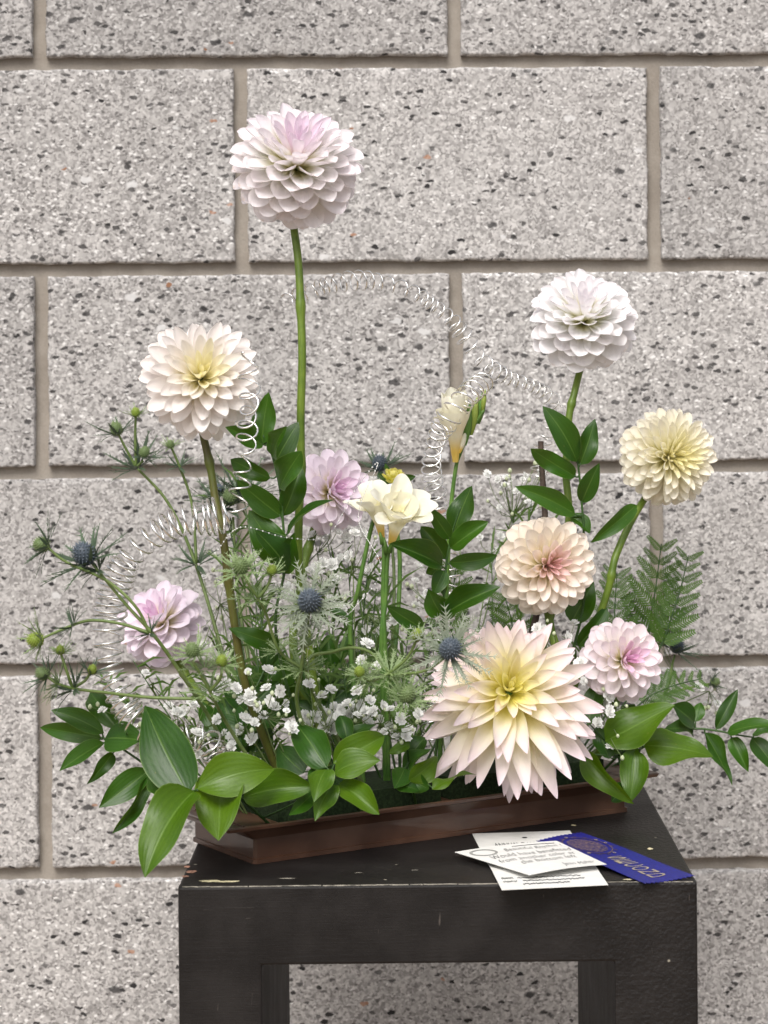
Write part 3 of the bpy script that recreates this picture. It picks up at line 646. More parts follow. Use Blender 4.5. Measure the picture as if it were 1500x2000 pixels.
BR = {'b': [bract_mesh(M['bract_b'], i, 26, 3.6, .3, .12, 7) for i in range(2)], 'd': [bract_mesh(M['bract_d'], i + 5, 18, 4.3, .35, .22, 6) for i in range(2)], 'g': [bract_mesh(M['bract_g'], i + 9, 26, 3.7, .4, .13, 6) for i in range(2)],
      'y': [bract_mesh(M['bract_g'], i + 15, 24, 3.5, .45, .15, 5) for i in range(2)]}
def thistle(label, stems, heads, nodes=()):
    root = thing('sea_holly', label, 'sea holly', stems[0][0], 'sea holly sprays with spiny heads')
    mb = MB()
    for i, s in enumerate(stems): mb.tube(spline(s, 7), .0019 if i == 0 else .0014, .0011, 6)
    put('stem', rel(root, mb).mesh('stem', M['estem']), root)
    for (px, py, d, rpx, axis, kind, bk) in heads:
        r = m_of(rpx, d); c = at(px, py, d); az = V(axis).normalized(); sp = random.uniform(0, 6.28)
        xx = az.orthogonal().normalized(); xx = (Matrix.Rotation(sp, 3, az) @ xx)
        h = put('flower_head', CONES[kind][random.randrange(2)], root, basis(xx, az, r, r, r, c - root.location))
        put('bract_ruff', BR[bk][random.randrange(2)], h)
    for (px, py, d, rpx, axis, bk) in nodes:        # leafy whorls where the stems fork
        az = V(axis).normalized(); r = m_of(rpx, d); put('bract_ruff', BR[bk][random.randrange(2)], root, basis(az.orthogonal(), az, r, r, r, at(px, py, d) + az * r * .6 - root.location))
    return root
thistle('sea holly spray with blue head stretching out beyond the silver coil',
        [[tray(.04, .05), at(420, 1420, 1.79), at(350, 1310, 1.76), at(300, 1240, 1.75), at(250, 1185, 1.75), at(200, 1125, 1.75), at(178, 1098, 1.75)],
         [at(292, 1236, 1.75), at(265, 1185, 1.745), at(210, 1135, 1.745), at(130, 1098, 1.74), at(92, 1068, 1.74)],
         [at(292, 1236, 1.75), at(235, 1218, 1.75), at(175, 1212, 1.75), at(125, 1228, 1.74), at(76, 1250, 1.74)],
         [at(385, 1365, 1.77), at(290, 1362, 1.77), at(200, 1352, 1.76), at(145, 1345, 1.755), at(112, 1335, 1.75), at(88, 1318, 1.75)],
         [at(142, 1344, 1.755), at(130, 1310, 1.75), at(118, 1274, 1.75)], [at(142, 1344, 1.755), at(165, 1330, 1.76), at(178, 1312, 1.76)]],
        [(165, 1083, 1.75, 22, (-.5, -.3, .8), 'b', 'd'), (82, 1064, 1.74, 15, (-.9, -.2, .35), 'g', 'd'), (70, 1250, 1.74, 15, (-.9, -.3, .0), 'y', 'y'), (118, 1270, 1.75, 9, (-.1, -.3, .9), 'y', 'y'), (84, 1316, 1.75, 13, (-.7, -.3, .5), 'g', 'd'), (180, 1308, 1.76, 9, (.3, -.3, .9), 'y', 'd')],
        [(142, 1344, 1.755, 15, (-.6, -.2, .6), 'd'), (140, 1222, 1.745, 12, (-.7, -.2, .5), 'd'), (190, 1112, 1.75, 13, (-.6, -.2, .7), 'd'), (112, 1335, 1.75, 13, (-.8, -.2, .3), 'g'), (292, 1236, 1.75, 10, (-.5, -.2, .7), 'd')])
thistle('thin sea holly spray behind the blush dahlia against the wall',
        [[tray(.06, .09), at(450, 1330, 1.95), at(385, 1110, 1.99), at(330, 985, 2.0), at(266, 912, 2.0)], [at(266, 912, 2.0), at(245, 875, 2.0), at(230, 845, 2.0)], [at(266, 912, 2.0), at(264, 860, 2.0), at(265, 812, 2.0)],
         [at(266, 912, 2.0), at(280, 900, 2.0)], [at(384, 1100, 1.99), at(375, 985, 2.0), at(350, 910, 2.0), at(335, 875, 2.0)]],
        [(227, 838, 2.0, 13, (-.3, -.2, .9), 'g', 'd'), (265, 806, 2.0, 9, (0, -.2, 1), 'y', 'y'), (282, 884, 2.0, 11, (.4, -.3, .8), 'g', 'd'), (333, 868, 2.0, 8, (-.1, -.3, .9), 'g', 'y')],
        [(266, 912, 2.0, 16, (-.3, -.2, .8), 'd'), (384, 1100, 1.99, 14, (0, -.3, .9), 'd'), (350, 910, 2.0, 9, (0, -.3, .9), 'd')])
thistle('blue sea holly facing out below the tall ruscus, silver spiny collar',
        [[tray(.10, .03), at(586, 1400, 1.79), at(588, 1310, 1.77), at(598, 1240, 1.765), at(604, 1190, 1.76)], [at(590, 1305, 1.77), at(545, 1270, 1.77), at(520, 1200, 1.76), at(504, 1168, 1.755)],
         [at(504, 1168, 1.755), at(485, 1140, 1.75), at(472, 1115, 1.75)], [at(504, 1168, 1.755), at(522, 1145, 1.755), at(531, 1120, 1.755)], [at(590, 1305, 1.77), at(592, 1280, 1.765), at(595, 1262, 1.76)]],
        [(605, 1173, 1.75, 23, (.05, -.85, .5), 'b', 'b'), (470, 1106, 1.75, 16, (-.1, -.5, .85), 'g', 'g'), (531, 1114, 1.755, 10, (.1, -.4, .9), 'y', 'y'), (595, 1254, 1.755, 11, (0, -.4, .9), 'g', 'g')],
        [(504, 1168, 1.755, 15, (0, -.3, .9), 'g'), (590, 1305, 1.77, 14, (0, -.4, .9), 'g'), (600, 1215, 1.76, 13, (0, -.4, .9), 'b'), (545, 1270, 1.77, 10, (-.3, -.3, .8), 'g')])
thistle('pale green sea holly low in front of the lilac dahlia',
        [[tray(.05, .03), at(450, 1425, 1.77), at(410, 1350, 1.74), at(376, 1290, 1.73)], [at(410, 1350, 1.74), at(430, 1325, 1.735), at(434, 1300, 1.73)]],
        [(376, 1270, 1.73, 14, (-.15, -.4, .9), 'g', 'g'), (433, 1291, 1.73, 11, (.2, -.4, .85), 'y', 'g')],
        [(410, 1350, 1.74, 14, (0, -.4, .9), 'g'), (400, 1305, 1.74, 12, (0, -.4, .9), 'g')])
thistle('grey-blue sea holly in front of the big pink dahlia petals',
        [[tray(.13, .03), at(600, 1320, 1.81), at(655, 1272, 1.80), at(715, 1270, 1.79), at(762, 1314, 1.77)], [at(762, 1314, 1.77), at(795, 1285, 1.765), at(814, 1250, 1.76)], [at(762, 1314, 1.77), at(725, 1330, 1.765), at(705, 1320, 1.76)],
         [at(762, 1314, 1.77), at(778, 1340, 1.765), at(790, 1362, 1.76)], [at(770, 1318, 1.77), at(830, 1310, 1.76), at(872, 1282, 1.755)]],
        [(880, 1268, 1.75, 22, (.15, -.9, .4), 'b', 'b'), (815, 1240, 1.76, 11, (.0, -.4, .9), 'y', 'y'), (702, 1312, 1.76, 10, (-.3, -.5, .8), 'y', 'g'), (795, 1357, 1.755, 16, (.3, -.6, .6), 'g', 'g')],
        [(762, 1314, 1.77, 16, (0, -.5, .8), 'g'), (722, 1328, 1.765, 10, (-.4, -.5, .6), 'g')])
thistle('dark sea holly with long bracts just behind the blush dahlia stem',
        [[tray(.07, .09), at(470, 1200, 1.96), at(455, 1010, 1.98)]], [(450, 972, 1.98, 15, (-.1, -.2, .95), 'g', 'd'), (428, 958, 2.0, 11, (-.4, -.1, .9), 'b', 'd')],
        [(440, 985, 1.99, 22, (0, -.2, 1), 'd'), (470, 960, 2.0, 20, (.3, -.1, 1), 'd')])
thistle('dark blue sea holly above the yellow bud, close to the wall',
        [[tray(.17, .09), at(770, 1150, 2.02), at(748, 930, 2.05)]], [(742, 906, 2.05, 15, (-.1, -.3, .9), 'b', 'd')])
thistle('dark sea holly peeping out beyond the small pink dahlia',
        [[tray(.35, .085), at(1280, 1380, 2.05), at(1318, 1280, 2.08)], [at(1290, 1360, 2.06), at(1340, 1345, 2.08), at(1385, 1336, 2.09)]], [(1322, 1262, 2.08, 14, (.4, -.2, .8), 'b', 'd'), (1396, 1332, 2.09, 9, (.9, -.2, .2), 'g', 'd')])

# ------------------------------------------------------------------ baby breath
def blossom_mesh(seed):
    rg = random.Random(seed); mb = MB()
    for ring, (n, tilt, L) in enumerate(((7, .12, 1.0), (7, .55, .88), (6, 1.0, .7), (4, 1.35, .5))):
        for i in range(n):
            w = 2 * pi * (i + .5 * ring) / n + rg.uniform(-.25, .25); t = tilt + rg.uniform(-.2, .2); l = L * rg.uniform(.8, 1.1)
            ro = V((cos(w), sin(w), 0)); td = V((-sin(w), cos(w), 0)); up = V((0, 0, 1)); dr = ro * cos(t) + up * sin(t); nn = up * cos(t) - ro * sin(t)
            hw = .34 * l * rg.uniform(.8, 1.2)
            q = [dr * .08, dr * .55 * l - td * hw + nn * .1, dr * .55 * l + nn * .0, dr * .55 * l + td * hw + nn * .1, dr * .95 * l - td * hw * .8 + nn * .16, dr * l * .88 + nn * .1, dr * .95 * l + td * hw * .8 + nn * .16]
            mb.add(q, [(0, 1, 2), (0, 2, 3), (1, 4, 5, 2), (2, 5, 6, 3)])
    return mb.mesh('blossom', M['gyp'])
def bud_mesh():
    mb = MB(); vs = []; nu, nv = 5, 8
    for i in range(nu + 1):
        th = pi * i / nu
        for j in range(nv): vs.append(V((sin(th) * cos(2 * pi * j / nv), sin(th) * sin(2 * pi * j / nv), cos(th) * 1.15 + (.2 if i == 0 else 0))))
    mb.add(vs, [(i * nv + j, (i + 1) * nv + j, (i + 1) * nv + (j + 1) % nv, i * nv + (j + 1) % nv) for i in range(nu) for j in range(nv)]); return mb.mesh('bud', M['gbud'])
BLO = [blossom_mesh(i) for i in range(5)]; BUD = bud_mesh()
def baby(label, base, hubs, pts, d, dj=.02, size=10.5, buds=12):
    """pts: picture positions of single blossoms; hubs: where the thread stems fork"""
    root = thing('baby_breath', label, 'baby breath', base, 'baby breath sprays'); mb = MB()
    H = [at(x, y, dd) for x, y, dd in hubs]
    for h in H: mb.tube(spline([base, base.lerp(h, .55) + V((rnd(-.004, .004), 0, .004)), h], 6), .0008, .0005, 5)
    def attach(c):
        h = min(H, key=lambda q: (q - c).length); mid = h.lerp(c, .55) + V((rnd(-.003, .003), rnd(-.003, .003), -.003))
        mb.tube(spline([h, mid, c], 4), .00042, .0003, 4, False)
    pos = []
    for q in pts:
        px, py = q[0], q[1]; sz = (q[2] if len(q) > 2 else size) * rnd(1.1, 1.4); dd = d + rnd(-dj, dj)
        c = at(px, py, dd); attach(c); az = V((rnd(-.6, .6), rnd(-1, -.15), rnd(.1, 1))).normalized(); r = m_of(sz, dd); pos.append((px, py))
        put('blossom', random.choice(BLO), root, basis(az.orthogonal(), az, r, r, r * .95, c - root.location))
    for i in range(buds):
        px, py = random.choice(pos); px += rnd(-26, 26); py += rnd(-26, 24); dd = d + rnd(-dj, dj); c = at(px, py, dd); attach(c); r = m_of(rnd(3, 4.6), dd)
        put('bud', BUD, root, basis(V((1, 0, 0)), V((0, 0, 1)), r, r, r, c - root.location))
    put('stem', rel(root, mb).mesh('stem', M['gstem']), root)
baby('baby breath cluster in front of the brownish dahlia stem', tray(.06, .03), [(480, 1420, 1.79), (520, 1400, 1.79), (440, 1450, 1.78), (500, 1360, 1.80)],
     [(525, 1311, 12), (485, 1312, 8), (430, 1340), (488, 1359, 12), (471, 1368), (486, 1374), (526, 1368), (536, 1382, 12), (546, 1350), (559, 1374, 7), (560, 1389, 7), (425, 1406, 11), (479, 1405, 13), (497, 1411, 9), (515, 1398, 10), (470, 1424, 10), (439, 1431, 7),
      (451, 1441, 12), (453, 1457, 10), (492, 1443, 14), (569, 1421, 12), (387, 1432), (387, 1473, 9), (520, 1345), (460, 1345), (425, 1352), (505, 1380), (441, 1337)], 1.785, .015, 10.5, 22)
baby('dense baby breath cluster right behind the star of leaves', tray(.11, .04), [(640, 1420, 1.81), (690, 1410, 1.82), (740, 1420, 1.83), (610, 1420, 1.80)],
     [(604, 1336, 11), (632, 1359, 13), (647, 1348, 12), (595, 1396), (615, 1400, 13), (626, 1386, 11), (602, 1413), (630, 1422, 11), (647, 1409, 11), (654, 1384, 12), (698, 1350, 13), (680, 1376, 13), (665, 1388), (706, 1378, 12), (722, 1368, 11), (698, 1398, 10), (730, 1390, 12),
      (713, 1388), (718, 1412, 12), (742, 1404, 7), (682, 1396), (748, 1378, 11), (762, 1386, 10), (800, 1428, 13), (792, 1436, 11), (782, 1404), (762, 1422, 11), (750, 1430, 9), (645, 1411), (648, 1424), (708, 1290, 12), (738, 1302, 11), (716, 1258, 12), (795, 1373, 7), (816, 1394, 11), (660, 1400), (690, 1384), (774, 1440, 9), (640, 1395)], 1.815, .015, 10.5, 24)
baby('baby breath spray in the middle behind the blue sea holly', tray(.13, .08), [(640, 1150, 1.93), (690, 1120, 1.93), (620, 1080, 1.95), (720, 1200, 1.92)],
     [(682, 1086, 11), (666, 1092), (648, 1104, 12), (618, 1112, 12), (606, 1116), (724, 1112, 13), (658, 1040, 11), (678, 1050), (708, 1042, 10), (628, 1048), (612, 1046), (640, 1050), (640, 1143), (562, 1150, 12), (665, 1190, 12), (575, 1160), (743, 1233), (770, 1213), (713, 1230), (752, 1225), (590, 1102, 8), (645, 1170), (655, 1130), (630, 1100), (692, 1042)], 1.93, .02, 10, 20)
baby('thin baby breath spray over the leaves below the silver coil', tray(.03, .06), [(290, 1400, 1.83), (350, 1400, 1.82), (370, 1440, 1.80)],
     [(200, 1388, 10), (375, 1376, 12), (347, 1393, 12), (385, 1433, 12), (388, 1474, 10), (273, 1461, 10), (285, 1315, 9), (330, 1380), (360, 1385, 8), (262, 1440, 6)], 1.80, .03, 9.5, 20)
baby('little baby breath spray between the big and the small pink dahlias', tray(.30, .05), [(1110, 1290, 1.93), (1170, 1380, 1.94)],
     [(1108, 1245, 12), (1113, 1283, 12), (1135, 1297, 13), (1063, 1230), (1122, 1218), (1187, 1360, 11), (1190, 1390, 11), (1167, 1412, 11), (1193, 1458, 11), (1207, 1387, 6), (1050, 1228), (1120, 1310), (1180, 1375, 8), (1140, 1330, 8)], 1.92, .02, 10, 16)
bgp = []
rg = random.Random(31)
for (x0, x1, y0, y1, n) in ((950, 1060, 915, 1015, 16), (800, 860, 1090, 1190, 9), (700, 760, 1160, 1240, 5), (900, 1000, 1030, 1100, 6)): bgp += [(rg.uniform(x0, x1), rg.uniform(y0, y1), rg.uniform(6, 10)) for _ in range(n)]
baby('hazy baby breath spray close to the wall behind the freesia', tray(.24, .095), [(1000, 1010, 2.1), (960, 1080, 2.09), (840, 1180, 2.06), (900, 1090, 2.08), (740, 1230, 2.05)], bgp, 2.1, .02, 9, 30)
bgp = [(rg.uniform(430, 560), rg.uniform(975, 1250), rg.uniform(5, 9)) for _ in range(12)] + [(rg.uniform(380, 470), rg.uniform(1080, 1300), rg.uniform(5, 8)) for _ in range(6)]
baby('faint baby breath spray close to the wall behind the brownish dahlia stem', tray(.05, .095), [(470, 1060, 2.05), (430, 1180, 2.03), (500, 1200, 2.02)], bgp, 2.05, .02, 8, 24)
baby('baby breath tips beyond the fern against the wall', tray(.35, .09), [(1330, 1340, 2.08), (1385, 1350, 2.1)], [(1366, 1343, 9), (1378, 1375, 7), (1402, 1376, 8), (1240, 1150, 9), (1232, 1140, 7), (1390, 1360, 6)], 2.1, .015, 8, 8)

# ------------------------------------------------------------------ fern and needle foliage
def pinna_mesh(mat, n=13, slant=.75, wid=.2, seed=0):
    rg = random.Random(seed); mb = MB(); mb.tube([V((0, 0, 0)), V((.5, 0, .02)), V((1, 0, 0))], .008, .003, 4, False)
    for i in range(n):
        u = .05 + .93 * i / n; l = wid * (1 - u) ** .55 * (1 if i else .8) + .03
        for sg in (-1, 1):
            b = V((u, 0, .02 * sin(pi * u))); d = V((slant, sg, .05 + rg.uniform(-.15, .15))).normalized(); s = V((sg * -d.y * sg * sg, 0, 0)); pv = V((-d.y, d.x, 0)).normalized(); h = .028
            mb.add([b - pv * h * .6, b + pv * h * .6, b + d * l * .55 + pv * h + V((0, 0, .01)), b + d * l, b + d * l * .55 - pv * h + V((0, 0, .01))], [(0, 1, 2, 3, 4)], [(.2, .5, 0, 1), (.2, .5, 0, 1), (.6, .7, 0, 1), (1, .5, 0, 1), (.6, .3, 0, 1)])
    return mb.mesh('pinna', mat)
PIN = [pinna_mesh(M['fern'], 13, .75, .26, i) for i in range(3)]
def frond(label, path, n, lpx, d, spread=1.0, taper=.55, facing=(0, -.9, .4), start=.2):
    root = thing('fern_frond', label, 'fern', path[0], 'leather fern fronds'); pts = spline(path, 10)
    mb = MB(); mb.tube(pts, .0012, .0005, 5); put('stem', rel(root, mb).mesh('stem', M['rstem']), root)
    for i in range(n):
        u = start + (1 - start) * (i + .5) / n; k = min(len(pts) - 2, int(u * (len(pts) - 1))); p = pts[k].lerp(pts[k + 1], u * (len(pts) - 1) - k); t = (pts[k + 1] - pts[k]).normalized()
        nf = V(facing); nf = (nf - t * nf.dot(t)).normalized(); side = nf.cross(t); L = m_of(lpx, d) * (1 - (u - start) / (1 - start) * taper) * rnd(.85, 1.1)
        for sg in (-1, 1):
            dr = (t * (.9 - .2 * spread) + side * sg * spread + nf * rnd(-.25, .25)).normalized()
            put('pinna', random.choice(PIN), root, basis(dr, nf + V((rnd(-.2, .2), rnd(-.2, .2), 0)), L, L, L, p - root.location))
    return root
frond('upright fern frond standing behind the small pink dahlia', [tray(.35, .08), at(1245, 1300, 2.06), at(1275, 1180, 2.07), at(1292, 1062, 2.08)], 8, 92, 2.07, .8, .5, start=.38)
frond('fern frond leaning over toward the open wall side', [tray(.36, .08), at(1270, 1300, 2.05), at(1320, 1180, 2.06), at(1345, 1085, 2.08)], 8, 70, 2.06, .8, .5, start=.4)
frond('low fern frond reaching sideways from under the small pink dahlia', [tray(.35, .06), at(1240, 1385, 2.03), at(1300, 1345, 2.04), at(1372, 1325, 2.06)], 8, 62, 2.04, .75, .6, start=.35)
frond('fern frond in the shade between cream dahlia stem and peach dahlia', [tray(.33, .07), at(1195, 1330, 2.03), at(1200, 1200, 2.05), at(1205, 1120, 2.06)], 7, 70, 2.04, .8, .45, start=.4)
frond('dark fern frond behind the ruscus in the middle', [tray(.20, .09), at(900, 1330, 1.99), at(880, 1220, 2.0), at(890, 1110, 2.0)], 9, 80, 2.0, .85, .5, start=.25)
frond('dark fern frond spreading behind the big pink dahlia', [tray(.24, .08), at(960, 1330, 1.99), at(1000, 1240, 2.0), at(985, 1160, 2.0)], 8, 75, 2.0, .9, .4, start=.25)
frond('dark fern frond low behind the blue sea holly collar', [tray(.14, .08), at(670, 1330, 1.95), at(720, 1250, 1.96), at(735, 1150, 1.97)], 8, 62, 1.95, .9, .4, start=.25)
frond('dark low fern frond beside the big pink dahlia', [tray(.16, .06), at(700, 1400, 1.88), at(740, 1350, 1.87), at(800, 1330, 1.86)], 7, 55, 1.87, .9, .4, start=.2)
def needles(label, base, hubs, d, n=26, lpx=80, seed=1):
    rg = random.Random(seed); root = thing('needle_foliage', label, 'foliage', base, 'needle leaved filler sprigs'); mb = MB(); nb = MB()
    for (x, y) in hubs:
        h = at(x, y, d + rg.uniform(-.02, .02)); pts = spline([base, base.lerp(h, .5) + V((rg.uniform(-.01, .01), 0, .01)), h], 10); mb.tube(pts, .0009, .0004, 5)
        for i in range(n):
            p = pts[int((.3 + .7 * rg.random()) * (len(pts) - 1))]; dr = V((rg.uniform(-1, 1), rg.uniform(-.6, .6), rg.uniform(-.1, 1.2))).normalized(); L = m_of(lpx, d) * rg.uniform(.5, 1.1); s = dr.cross(V((0, 1, .1))).normalized() * .0011
            q = p + dr * L * .55 + V((0, 0, .002)); nb.add([p - s * .5, p + s * .5, q + s, p + dr * L - V((0, 0, .003)), q - s], [(0, 1, 2, 3, 4)], [(u, .5, 0, 1) for u in (0, 0, .5, 1, .5)])
    put('stem', rel(root, mb).mesh('stem', M['rstem']), root); o = put('needle_leaves', rel(root, nb).mesh('needle_leaves', M['needle']), root); o['kind'] = 'stuff'
needles('thin dark needle leaves standing behind the freesia stems', tray(.14, .09), [(640, 1060), (680, 1100), (720, 1090), (760, 1130), (650, 1160), (600, 1200)], 1.97, 22, 90, 2)
needles('thin dark needle leaves behind the blush dahlia stem', tray(.06, .09), [(420, 960), (470, 930), (440, 1000), (500, 1180), (420, 1260)], 2.01, 18, 100, 3)
needles('thin dark needle leaves low at the tray end beneath the coil', tray(.03, .08), [(260, 1290), (300, 1340), (240, 1360), (350, 1350), (200, 1330)], 1.9, 16, 60, 4)
needles('thin dark needle leaves in the shade under the freesias', tray(.17, .06), [(700, 1300), (760, 1280), (800, 1220), (840, 1260), (860, 1330), (730, 1240)], 1.93, 26, 70, 5)
needles('thin dark needle leaves behind the white dahlia stem', tray(.30, .09), [(1000, 1000), (1040, 960), (1080, 1010), (960, 1060), (1050, 1230), (1150, 1260)], 2.08, 14, 70, 6)

needles('fresh green needle sprig filling the gap behind the low thistles', tray(.05, .06), [(420, 1360), (460, 1300), (500, 1290), (540, 1330), (390, 1310), (450, 1240)], 1.88, 26, 62, 7)
needles('fresh green needle sprig behind the dense white blossoms', tray(.11, .06), [(590, 1340), (640, 1310), (680, 1330), (560, 1280), (620, 1240), (660, 1260)], 1.88, 28, 62, 8)
branch('dark ruscus shoot low behind the white blossoms at the tray middle', [tray(.12, .06), at(650, 1440, 1.87), at(640, 1360, 1.88), at(655, 1290, 1.89)],
       [(640, 1372, 590, 1312, 44, 1.88, 1.88, 10), (642, 1360, 700, 1300, 42, 1.88, 1.89, -10), (650, 1310, 640, 1240, 36, 1.89, 1.9, 0), (645, 1400, 720, 1350, 44, 1.87, 1.88, 10), (640, 1410, 570, 1370, 42, 1.87, 1.88, -10), (655, 1300, 690, 1235, 30, 1.89, 1.9, 20)])
branch('dark ruscus shoot low behind the blossoms by the brownish stem', [tray(.05, .05), at(470, 1450, 1.84), at(490, 1370, 1.85), at(520, 1300, 1.86)],
       [(488, 1390, 440, 1330, 42, 1.85, 1.86, 10), (492, 1380, 545, 1330, 42, 1.85, 1.86, -10), (478, 1430, 420, 1400, 40, 1.84, 1.85, 10), (485, 1420, 550, 1395, 44, 1.84, 1.85, 0), (520, 1305, 525, 1235, 32, 1.86, 1.87, 0), (512, 1330, 560, 1270, 34, 1.86, 1.86, 15)])

# ------------------------------------------------------------------ freesias and the yellow bud
FP = [petal_mesh('petal', M['frp'], .9, .9, .6, b, .55, .5, .5, .09, i) for i, b in enumerate((-.5, -.75, -.3))]
FT = [petal_mesh('petal', M['fre'], .9, 1.3, 1.0, b, .6, .35, .4, .02, i) for i, b in enumerate((.25, .4))]
def freesia_bloom(root, px0, py0, px1, py1, d, lean, openness=.75, n=6, flare=1.0):
    """trumpet from its narrow neck (px0,py0) to the mouth (px1,py1)"""
    a, b = at(px0, py0, d), at(px1, py1, d - lean); ax = (b - a).normalized(); L = (b - a).length
    mb = MB(); pr = [(0, .045), (.12, .06), (.3, .085), (.5, .15), (.68, .235), (.8, .27)]; e1 = ax.orthogonal().normalized(); e2 = ax.cross(e1); vs = []; cs = []; ns = 14
    for t, r in pr:
        for k in range(ns):
            w = 2 * pi * k / ns; vs.append(a + ax * L * t + (e1 * cos(w) + e2 * sin(w)) * L * r * (1 + .06 * cos(3 * w))); cs.append((t * .8, .9, 0, 1))
    mb.add(vs, [(i * ns + k, i * ns + (k + 1) % ns, (i + 1) * ns + (k + 1) % ns, (i + 1) * ns + k) for i in range(len(pr) - 1) for k in range(ns)], cs)
    put('trumpet', rel(root, mb).mesh('trumpet', M['fre']), root)
    c = a + ax * L * .5
    for ring in range(2):
        for k in range(n // 2 + (1 if openness > .5 and ring else 0)):
            w = 2 * pi * (k + .5 * ring) / (n // 2) + rnd(-.15, .15); ro = e1 * cos(w) + e2 * sin(w); op = openness * rnd(.8, 1.15) * (1 - .35 * ring)
            dr = (ax * cos(op) + ro * sin(op)).normalized(); inn = (ax - ro * .6)
            put('petal', random.choice(FP if openness > .5 else FT), root, basis(dr, inn, L * rnd(.55, .65) * flare, L * .38 * flare, L * .38 * flare, c + ro * L * .14 + ax * L * .02 - root.location))
fr = thing('freesia', 'cream white freesia with two open trumpets on a twin green stem', 'freesia', tray(.15, .05), 'freesias')
mb = MB(); D = 1.86
for s in ([tray(.15, .05), at(745, 1270, D), at(752, 1180, D), at(757, 1090, D), at(765, 1064, D)], [tray(.152, .05), at(752, 1270, D), at(748, 1180, D), at(750, 1080, D), at(747, 1055, D)], [tray(.13, .05), at(684, 1250, D + .02), at(700, 1150, D + .01), at(724, 1035, D + .01), at(737, 1000, D + .01)]):
    mb.tube(spline(s, 7), .0022, .0016, 7)
put('stem', rel(fr, mb).mesh('stem', M['fstem']), fr)
freesia_bloom(fr, 747, 1052, 730, 954, D + .012, .018, .95, 6, .92); freesia_bloom(fr, 764, 1064, 790, 962, D, .032, .95, 8, .92)
for (x, y, x1, y1) in ((748, 1062, 742, 1040), (760, 1078, 768, 1052), (755, 1080, 750, 1050)):
    mb = MB(); a, b = at(x, y, D - .002), at(x1, y1, D - .004); mb.tube([a, a.lerp(b, .5), b], .0026, .0008, 7); put('sheath', rel(fr, mb).mesh('sheath', M['fstem']), fr)
f2 = thing('freesia', 'closed cream freesia with green buds inside the silver coil', 'freesia', tray(.20, .05), 'freesias')
mb = MB(); D = 1.92
mb.tube(spline([tray(.20, .05), at(872, 1150, D), at(880, 1000, D), at(890, 915, D), at(897, 890, D), at(915, 850, D), at(945, 800, D)], 8), .0022, .0012, 7); put('stem', rel(f2, mb).mesh('stem', M['fstem']), f2)
freesia_bloom(f2, 890, 902, 886, 775, D - .004, .01, .2, 6, .95)
def bud(root, x0, y0, x1, y1, rpx, d, mat):
    a, b = at(x0, y0, d), at(x1, y1, d); mb = MB(); r = m_of(rpx, d); pr = [.35, .75, 1, .95, .6, .08]; ax = (b - a); e1 = ax.orthogonal().normalized(); e2 = ax.cross(e1).normalized(); vs = []
    for i, q in enumerate(pr):
        for k in range(9): w = 2 * pi * k / 9; vs.append(a + ax * (i / 5) + (e1 * cos(w) + e2 * sin(w)) * r * q)
    mb.add(vs, [(i * 9 + k, i * 9 + (k + 1) % 9, (i + 1) * 9 + (k + 1) % 9, (i + 1) * 9 + k) for i in range(5) for k in range(9)] + [tuple(45 + k for k in range(9))], [(i / 5, .3, 0, 1) for i in range(6) for k in range(9)]); put('bud', rel(root, mb).mesh('bud', mat), root)
bud(f2, 908, 870, 918, 785, 9, D - .004, M['fstem']); bud(f2, 920, 850, 932, 775, 8, D, M['cone_y']); bud(f2, 934, 828, 945, 762, 9, D + .004, M['fstem']); bud(f2, 942, 805, 948, 760, 5, D, M['cone_y']); bud(f2, 897, 885, 911, 840, 6, D - .006, M['fre'])
yb = thing('dahlia_bud', 'half opened yellow dahlia bud with dark leaves above the open freesia', 'bud', tray(.17, .09))
mb = MB(); mb.tube(spline([tray(.17, .09), at(780, 1150, 2.0), at(772, 1010, 2.0), at(768, 950, 2.0)], 8), .0022, .0018, 7); put('stem', rel(yb, mb).mesh('stem', M['fstem']), yb)
YP = [petal_mesh('petal', M['ybud'], .4, 1.0, 1.0, 1.35, .6, .2, .5, .01, i) for i in range(2)]
c = at(768, 942, 1.99); ax = V((.1, -.4, .9)).normalized(); e1 = ax.orthogonal().normalized(); e2 = ax.cross(e1)
for i in range(26):
    t = (i + .5) / 26; th = .15 + 1.2 * t; ph = i * GOLD; di = ax * cos(th) + (e1 * cos(ph) + e2 * sin(ph)) * sin(th); put('petal', YP[i % 2], yb, basis(di, ax - di * .2, m_of(30 + 8 * t, 2.0), m_of(19, 2.0), m_of(19, 2.0), c - yb.location))
for l in ((768, 950, 738, 925, 18, 2.0, 2.0, 10), (770, 955, 812, 930, 20, 2.0, 2.0, -10), (772, 955, 800, 960, 16, 2.0, 1.99, 0), (765, 950, 752, 905, 16, 2.01, 2.01, 0), (776, 950, 790, 975, 14, 1.995, 1.98, 0)): leaf(yb, *l)

